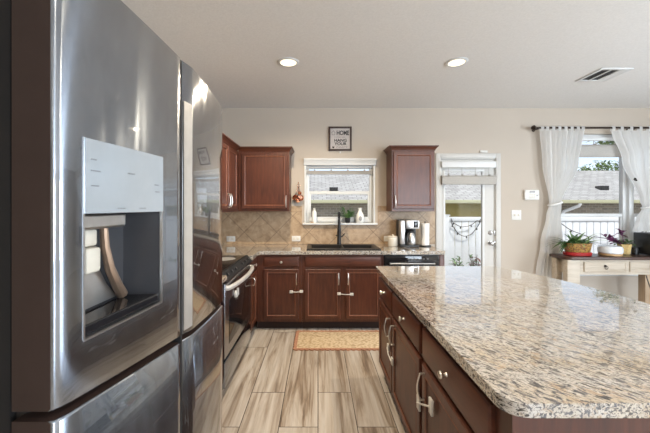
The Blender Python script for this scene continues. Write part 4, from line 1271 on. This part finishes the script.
# ------------------------------------------------------------------ curtains
ROD_Y, ROD_Z = 4.19, 2.455
rod = thing('curtain_rod', (4.1, ROD_Y, ROD_Z), 'dark bronze curtain rod above the dining window', 'curtain rod')
MB().tube([(2.86, ROD_Y, ROD_Z), (5.38, ROD_Y, ROD_Z)], 0.013, 12).build('pole', M['bronze'], rod)
MB().lathe([(0.008, 0), (0.022, 0.012), (0.034, 0.035), (0.022, 0.058), (0.006, 0.068)], (2.86, ROD_Y, ROD_Z), 18, Matrix.Rotation(R(-90), 3, 'Y')).build('finial', M['bronze'], rod)
for bx in (2.885, 4.15, 5.36):
    MB().tube([(bx, WALL_Y - 0.002, ROD_Z - 0.01), (bx, ROD_Y, ROD_Z - 0.016)], 0.007, 8).lathe([(0.022, 0), (0.022, 0.006), (0.01, 0.01)], (bx, WALL_Y - 0.001, ROD_Z - 0.01), 14, RX90).build('bracket', M['bronze'], rod)

def curtain(label, rows, nf, seed, tie, loops, tie_x):
    """rows: list of (z, xl, xr, fold amplitude, y offset); smooth interpolation between"""
    root = thing('curtain', (tie_x, ROD_Y, tie), label, 'curtain')
    m = MB(); bm = m.bm
    nu, nv = 110, 70
    zs = [r[0] for r in rows]
    def at(z):
        for a, b in zip(rows, rows[1:]):
            if a[0] >= z >= b[0]:
                t = (a[0] - z) / (a[0] - b[0]); t2 = t * t * (3 - 2 * t)
                return [a[i] + (b[i] - a[i]) * t2 for i in range(1, 5)]
        return list(rows[-1][1:])
    g = []
    for j in range(nv + 1):
        z = zs[0] + (zs[-1] - zs[0]) * j / nv
        xl, xr, am, yo = at(z)
        row = []
        for i in range(nu + 1):
            u = i / nu
            ph = nf * 2 * math.pi * u + 0.6 * math.sin(3 * u + seed) + 0.25 * math.sin(z * 3 + seed)
            y = ROD_Y + yo + am * math.sin(ph) + am * 0.35 * math.sin(2.3 * ph + seed)
            x = xl + (xr - xl) * (u + 0.006 * math.sin(ph * 2))
            sc = 0.018 * (1 - abs(math.sin(loops * math.pi * u))) ** 0.7 if j == 0 else 0
            row.append(bm.verts.new((x, y, z + 0.0 - (0.0 if j else 0.012) + sc * 0.6)))
        g.append(row)
    for j in range(nv):
        for i in range(nu):
            bm.faces.new((g[j][i], g[j][i + 1], g[j + 1][i + 1], g[j + 1][i]))
    m.build('panel', M['curtain'], root, recalc=False, angle=180)
    x0, x1 = rows[0][1], rows[0][2]
    for k in range(loops + 1):
        xx = x0 + (x1 - x0) * k / loops
        xx = min(max(xx, x0 + 0.015), x1 - 0.015)
        lp = MB()
        zt = zs[0]
        pts = [(ROD_Y - 0.016, zt - 0.02), (ROD_Y - 0.018, ROD_Z), (ROD_Y - 0.011, ROD_Z + 0.016), (ROD_Y, ROD_Z + 0.019), (ROD_Y + 0.011, ROD_Z + 0.016), (ROD_Y + 0.018, ROD_Z), (ROD_Y + 0.016, zt - 0.02)]
        prev = None
        for (yy, zz) in pts:
            cur = (lp.bm.verts.new((xx - 0.02, yy, zz)), lp.bm.verts.new((xx + 0.02, yy, zz)))
            if prev:
                lp.bm.faces.new((prev[0], prev[1], cur[1], cur[0]))
            prev = cur
        lp.build('tab_loop', M['curtain'], root, recalc=False)
    xl, xr, am, yo = at(tie)
    c = ((xl + xr) / 2, ROD_Y + yo, tie)
    rx, ry = (xr - xl) / 2 + 0.012, am + 0.03
    ring = [(c[0] + rx * math.cos(a * math.pi / 8), c[1] + ry * math.sin(a * math.pi / 8), tie + 0.02 * math.cos(a * math.pi / 8)) for a in range(16)]
    MB().tube(ring, 0.013, 8, closed=True).build('tieback', M['fabric_white'], root)
    return root
curtain('left white sheer curtain with small dark sprigs tied back beside the keypad',
        [(2.43, 2.915, 3.475, 0.030, 0.0), (2.0, 2.95, 3.40, 0.032, 0.0), (1.46, 3.035, 3.175, 0.020, 0.0), (1.30, 3.01, 3.18, 0.024, 0.02), (0.95, 2.95, 3.22, 0.024, 0.04), (0.55, 2.89, 3.26, 0.024, 0.04), (0.03, 2.87, 3.29, 0.024, 0.04)],
        8, 1.3, 1.46, 7, 3.1)
curtain('right white sheer curtain tied back above the black box on the desk',
        [(2.43, 3.845, 5.20, 0.030, 0.0), (2.05, 3.99, 5.0, 0.03, 0.0), (1.50, 4.235, 4.46, 0.024, 0.0), (1.42, 4.26, 4.40, 0.018, 0.0), (1.24, 4.16, 4.47, 0.026, -0.02), (1.10, 4.08, 4.62, 0.022, -0.05)],
        11, 2.1, 1.42, 11, 4.33)

# ------------------------------------------------------------------ desk and what stands on it
DX0, DX1, DY0, DY1, DZ = 2.975, 4.90, 3.82, 4.12, 0.82
desk = thing('desk', (4.0, 3.95, 0), 'cream painted wooden desk with dark top below the dining window', 'desk')
dtop = [(DX0, DY1), (DX0, DY0 + 0.11)] + arc(DX0 + 0.10, DY0 + 0.10, 0.10, 180, 270, 6) + [(DX1, DY0), (DX1, DY1)]
MB().prism(dtop, DZ - 0.038, DZ).build('desk_top', M['espresso'], desk, bevel=0.008)
FD = face_back(DY0 + 0.03)
m = MB()
m.box(DX0 + 0.07, DX1 - 0.05, DY0 + 0.03, DY0 + 0.055, DZ - 0.215, DZ - 0.038)
m.box(DX0 + 0.07, DX1 - 0.05, DY1 - 0.04, DY1 - 0.015, DZ - 0.215, DZ - 0.038)
m.box(DX0 + 0.07, DX0 + 0.095, DY0 + 0.055, DY1 - 0.04, DZ - 0.215, DZ - 0.038)
m.box(DX1 - 0.075, DX1 - 0.05, DY0 + 0.055, DY1 - 0.04, DZ - 0.215, DZ - 0.038)
m.build('apron', M['desk'], desk, smooth=False)
for (a, b) in ((3.195, 3.70), (3.745, 4.25), (4.295, 4.76)):
    d = MB().rings(FD, a, b, DZ - 0.182, DZ - 0.062, [(0, 0.0005), (0, 0.010), (0.004, 0.014), (0.012, 0.014), (0.016, 0.010)]).build('drawer', M['desk'], desk, angle=20)
    u = (a + b) / 2
    h = MB().lathe([(0.016, 0), (0.014, 0.006), (0.006, 0.010), (0.006, 0.016)], FD(u, DZ - 0.112, 0.010), 14, RX90)
    h.tube([(u + 0.020 * math.sin(q * .5236), DY0 + 0.03 - 0.026, DZ - 0.127 + 0.020 * math.cos(q * .5236)) for q in range(12)], 0.0035, 6, closed=True)
    h.build('ring_pull', M['bronze'], d)
for (a, b, y0, y1, mt) in ((DX0 + 0.02, DX0 + 0.17, DY0 + 0.02, DY0 + 0.10, 'desk'), (DX0 + 0.015, DX0 + 0.095, DY1 - 0.10, DY1 - 0.02, 'desk'),
                           (3.97, 4.09, DY0 + 0.06, DY0 + 0.15, 'desk_brown'), (DX1 - 0.17, DX1 - 0.05, DY0 + 0.035, DY0 + 0.115, 'desk'), (DX1 - 0.14, DX1 - 0.05, DY1 - 0.10, DY1 - 0.02, 'desk')):
    MB().box(a, b, y0, y1, 0.0, DZ - 0.039, 0.004).build('leg', M[mt], desk)

# planter bowl with aloe-like plant
px, py, pz = 3.225, 3.98, DZ + 0.001
pl = thing('potted_aloe', (px, py, pz), 'spiky green aloe plant in a painted oval planter on the desk', 'plant')
MB().lathe([(0.14, pz), (0.158, pz + 0.004), (0.163, pz + 0.03), (0.152, pz + 0.042)], (px, py, 0), 28, sy=0.7).build('saucer', M['red_glaze'], pl)
MB().lathe([(0.130, pz + 0.040), (0.142, pz + 0.05), (0.163, pz + 0.140), (0.167, pz + 0.152), (0.155, pz + 0.152), (0.15, pz + 0.13)], (px, py, 0), 28, sy=0.7).build('planter', M['planter'], pl)
MB().lathe([(0.148, pz + 0.130), (0.14, pz + 0.135), (0.01, pz + 0.138)], (px, py, 0), 24, sy=0.7).build('soil', M['soil'], pl)
rr = random.Random(12)
for (nm, k0, nn) in (('leaf_green', -0.05, 64), ('leaf_pale', 0.02, 34)):
    m = MB()
    for i in range(nn):
        a = rr.uniform(0, 6.28)
        bx = px + k0 + rr.uniform(-.07, .05); by = py + rr.uniform(-.05, .05)
        m.blade((bx, by, pz + 0.14), (math.cos(a) * 0.95 - 0.30, math.sin(a) * .45, rr.uniform(0.25, 1.0)), rr.uniform(0.13, 0.28), rr.uniform(0.026, 0.042), rr.uniform(.6, 1.5), 6)
    m.build('leaves', M[nm], pl, recalc=False)
# white diffuser
dx, dyy = 3.605, 3.95
df = thing('aroma_diffuser', (dx, dyy, pz), 'low round white diffuser with wooden base on the desk', 'diffuser')
MB().lathe([(0.105, pz), (0.114, pz + 0.006), (0.116, pz + 0.024), (0.110, pz + 0.029)], (dx, dyy, 0), 32).build('base', M['light_wood'], df)
MB().lathe([(0.112, pz + 0.030), (0.122, pz + 0.042), (0.122, pz + 0.090), (0.112, pz + 0.112), (0.085, pz + 0.120), (0.01, pz + 0.122)], (dx, dyy, 0), 32).build('cover', M['frost'], df)
# yellow pot with purple and green plant
qx, qy = 3.875, 4.05
pp = thing('potted_plant', (qx, qy, pz), 'purple and green leafy plant in a straw yellow pot on the desk', 'plant')
MB().lathe([(0.050, pz), (0.056, pz + 0.006), (0.070, pz + 0.115), (0.074, pz + 0.128), (0.066, pz + 0.128), (0.06, pz + 0.11)], (qx, qy, 0), 7).build('pot', M['tan_pot'], pp, angle=10)
MB().lathe([(0.060, pz + 0.105), (0.02, pz + 0.11), (0.005, pz + 0.112)], (qx, qy, 0), 12).build('soil', M['soil'], pp)
m = MB(); st = MB(); rr = random.Random(21)
for (tx, tz, n) in ((-0.27, 0.22, 11), (-0.20, 0.18, 9), (-0.10, 0.145, 8), (-0.035, 0.285, 12)):
    base = Vector((qx, qy, pz + 0.11)); tip = Vector((qx + tx, qy - 0.01 + rr.uniform(-.04, .04), pz + tz))
    st.tube([base, base.lerp(tip, .5) + Vector((0, 0, 0.03)), tip], 0.004, 5)
    for i in range(n):
        p = base.lerp(tip, rr.uniform(.6, 1.05))
        m.blade(p, (rr.uniform(-1, .8), rr.uniform(-.7, .7), rr.uniform(-.1, .9)), rr.uniform(.06, .085), rr.uniform(.034, .045), .5, 4, 'leaf')
st.build('stem', M['leaf_purple'], pp); m.build('purple_leaves', M['leaf_purple'], pp, recalc=False)
m = MB()
for i in range(34):
    a = rr.uniform(0, 6.28)
    m.blade((qx + rr.uniform(-.06, .10), qy + rr.uniform(-.03, .05), pz + rr.uniform(.115, .17)), (math.cos(a) + 0.2, math.sin(a) * .7, rr.uniform(.0, .8)), rr.uniform(.05, .085), rr.uniform(.028, .04), .6, 4, 'leaf')
m.build('green_leaves', M['leaf_green'], pp, recalc=False)
# dark mug and black box
mg = thing('mug', (4.00, 4.04, pz), 'small dark mug between the yellow pot and the black box', 'mug')
MB().lathe([(0.030, pz), (0.036, pz + 0.005), (0.038, pz + 0.085), (0.033, pz + 0.085), (0.031, pz + 0.01)], (4.00, 4.04, 0), 20).build('body', M['black'], mg)
MB().tube([(4.00 - 0.025, 4.04 - .027, pz + .07), (4.00 - .040, 4.04 - .045, pz + .062), (4.00 - .040, 4.04 - .045, pz + .032), (4.00 - .025, 4.04 - .027, pz + .022)], 0.005, 6).build('handle', M['black'], mg)
bb = thing('black_box', (4.20, 4.0, pz), 'glossy black box-shaped appliance on the desk below the right curtain', 'appliance')
MB().box(4.045, 4.40, 3.875, 4.11, pz + 0.008, pz + 0.275, 0.012).build('housing', M['black'], bb)
MB().box(4.07, 4.375, 3.871, 3.878, pz + 0.04, pz + 0.25, 0.003).build('front_panel', M['black_glass'], bb)
for (a, b) in ((4.08, 3.90), (4.365, 3.90), (4.08, 4.08), (4.365, 4.08)):
    MB().lathe([(0.014, pz), (0.012, pz + 0.009)], (a, b, 0), 10).build('foot', M['black'], bb)
cd = MB()
cp_ = []
for i in range(21):
    t = i / 20
    cp_.append((3.93 + 0.25 * t, DY0 + 0.012 - 0.004 * math.sin(t * 3), 0.600 - 0.02 * t - 0.60 * t * (1.5 - t) ))
cp_ = [(x, y, max(z, 0.006)) for (x, y, z) in cp_]
cd.tube(cp_, 0.005, 6)
tag(cd.build('power_cord', M['black']), 'black power cord drooping below the desk near its tan leg', 'cord')

# ------------------------------------------------------------------ ceiling fixtures
def can_light(x, y, label, power, group=None):
    root = thing('recessed_light', (x, y, CEIL - 0.01), label, 'ceiling light', group)
    MB().lathe([(0.070, CEIL - 0.001), (0.098, CEIL - 0.001), (0.098, CEIL - 0.005), (0.090, CEIL - 0.010), (0.074, CEIL - 0.010), (0.070, CEIL - 0.004)], (x, y, 0), 32).build('trim_ring', M['white'], root)
    MB().lathe([(0.072, CEIL - 0.004), (0.072, CEIL - 0.007), (0.06, CEIL - 0.0085), (0.01, CEIL - 0.009)], (x, y, 0), 28).build('lens', M['lens'], root)
    add_light('recessed_light_glow', 'SPOT', (x, y, CEIL - 0.02), power * 4.2, (1.0, 0.83, 0.60), spot_size=R(165), spot_blend=0.9, shadow_soft_size=0.0)
can_light(-0.27, 2.91, 'lit round recessed ceiling light nearer the refrigerator', 40)
can_light(1.26, 2.91, 'lit round recessed ceiling light above the island end', 16)
for (x, y) in ((-0.27, 0.6), (1.26, 0.6), (0.5, -1.8), (3.2, -1.8)):  # unseen extra ceiling lights, added to brighten the room
    can_light(x, y, 'added recessed ceiling light out of view, brightening the room', 12, 'added ceiling lights out of view')
vt = thing('air_vent', (2.845, 3.19, CEIL - 0.01), 'square white ceiling air vent with dark louvres', 'vent')
vx0, vx1, vy0, vy1 = 2.69, 3.00, 3.035, 3.345
m = MB()
for (a, b, c, d) in ((vx0, vx0 + .03, vy0, vy1), (vx1 - .03, vx1, vy0, vy1), (vx0 + .03, vx1 - .03, vy0, vy0 + .03), (vx0 + .03, vx1 - .03, vy1 - .03, vy1)):
    m.box(a, b, c, d, CEIL - 0.010, CEIL - 0.001, 0.002)
m.build('frame', M['white'], vt)
MB().box(vx0 + .03, vx1 - .03, vy0 + .03, vy1 - .03, CEIL - 0.003, CEIL - 0.001).build('duct', M['gap'], vt, smooth=False)
for (a, b) in ((0.112, 0.128), (0.200, 0.280)):
    MB().box(vx0 + a, vx0 + b, vy0 + .03, vy1 - .03, CEIL - 0.009, CEIL - 0.003).build('louvre', M['white'], vt, smooth=False)
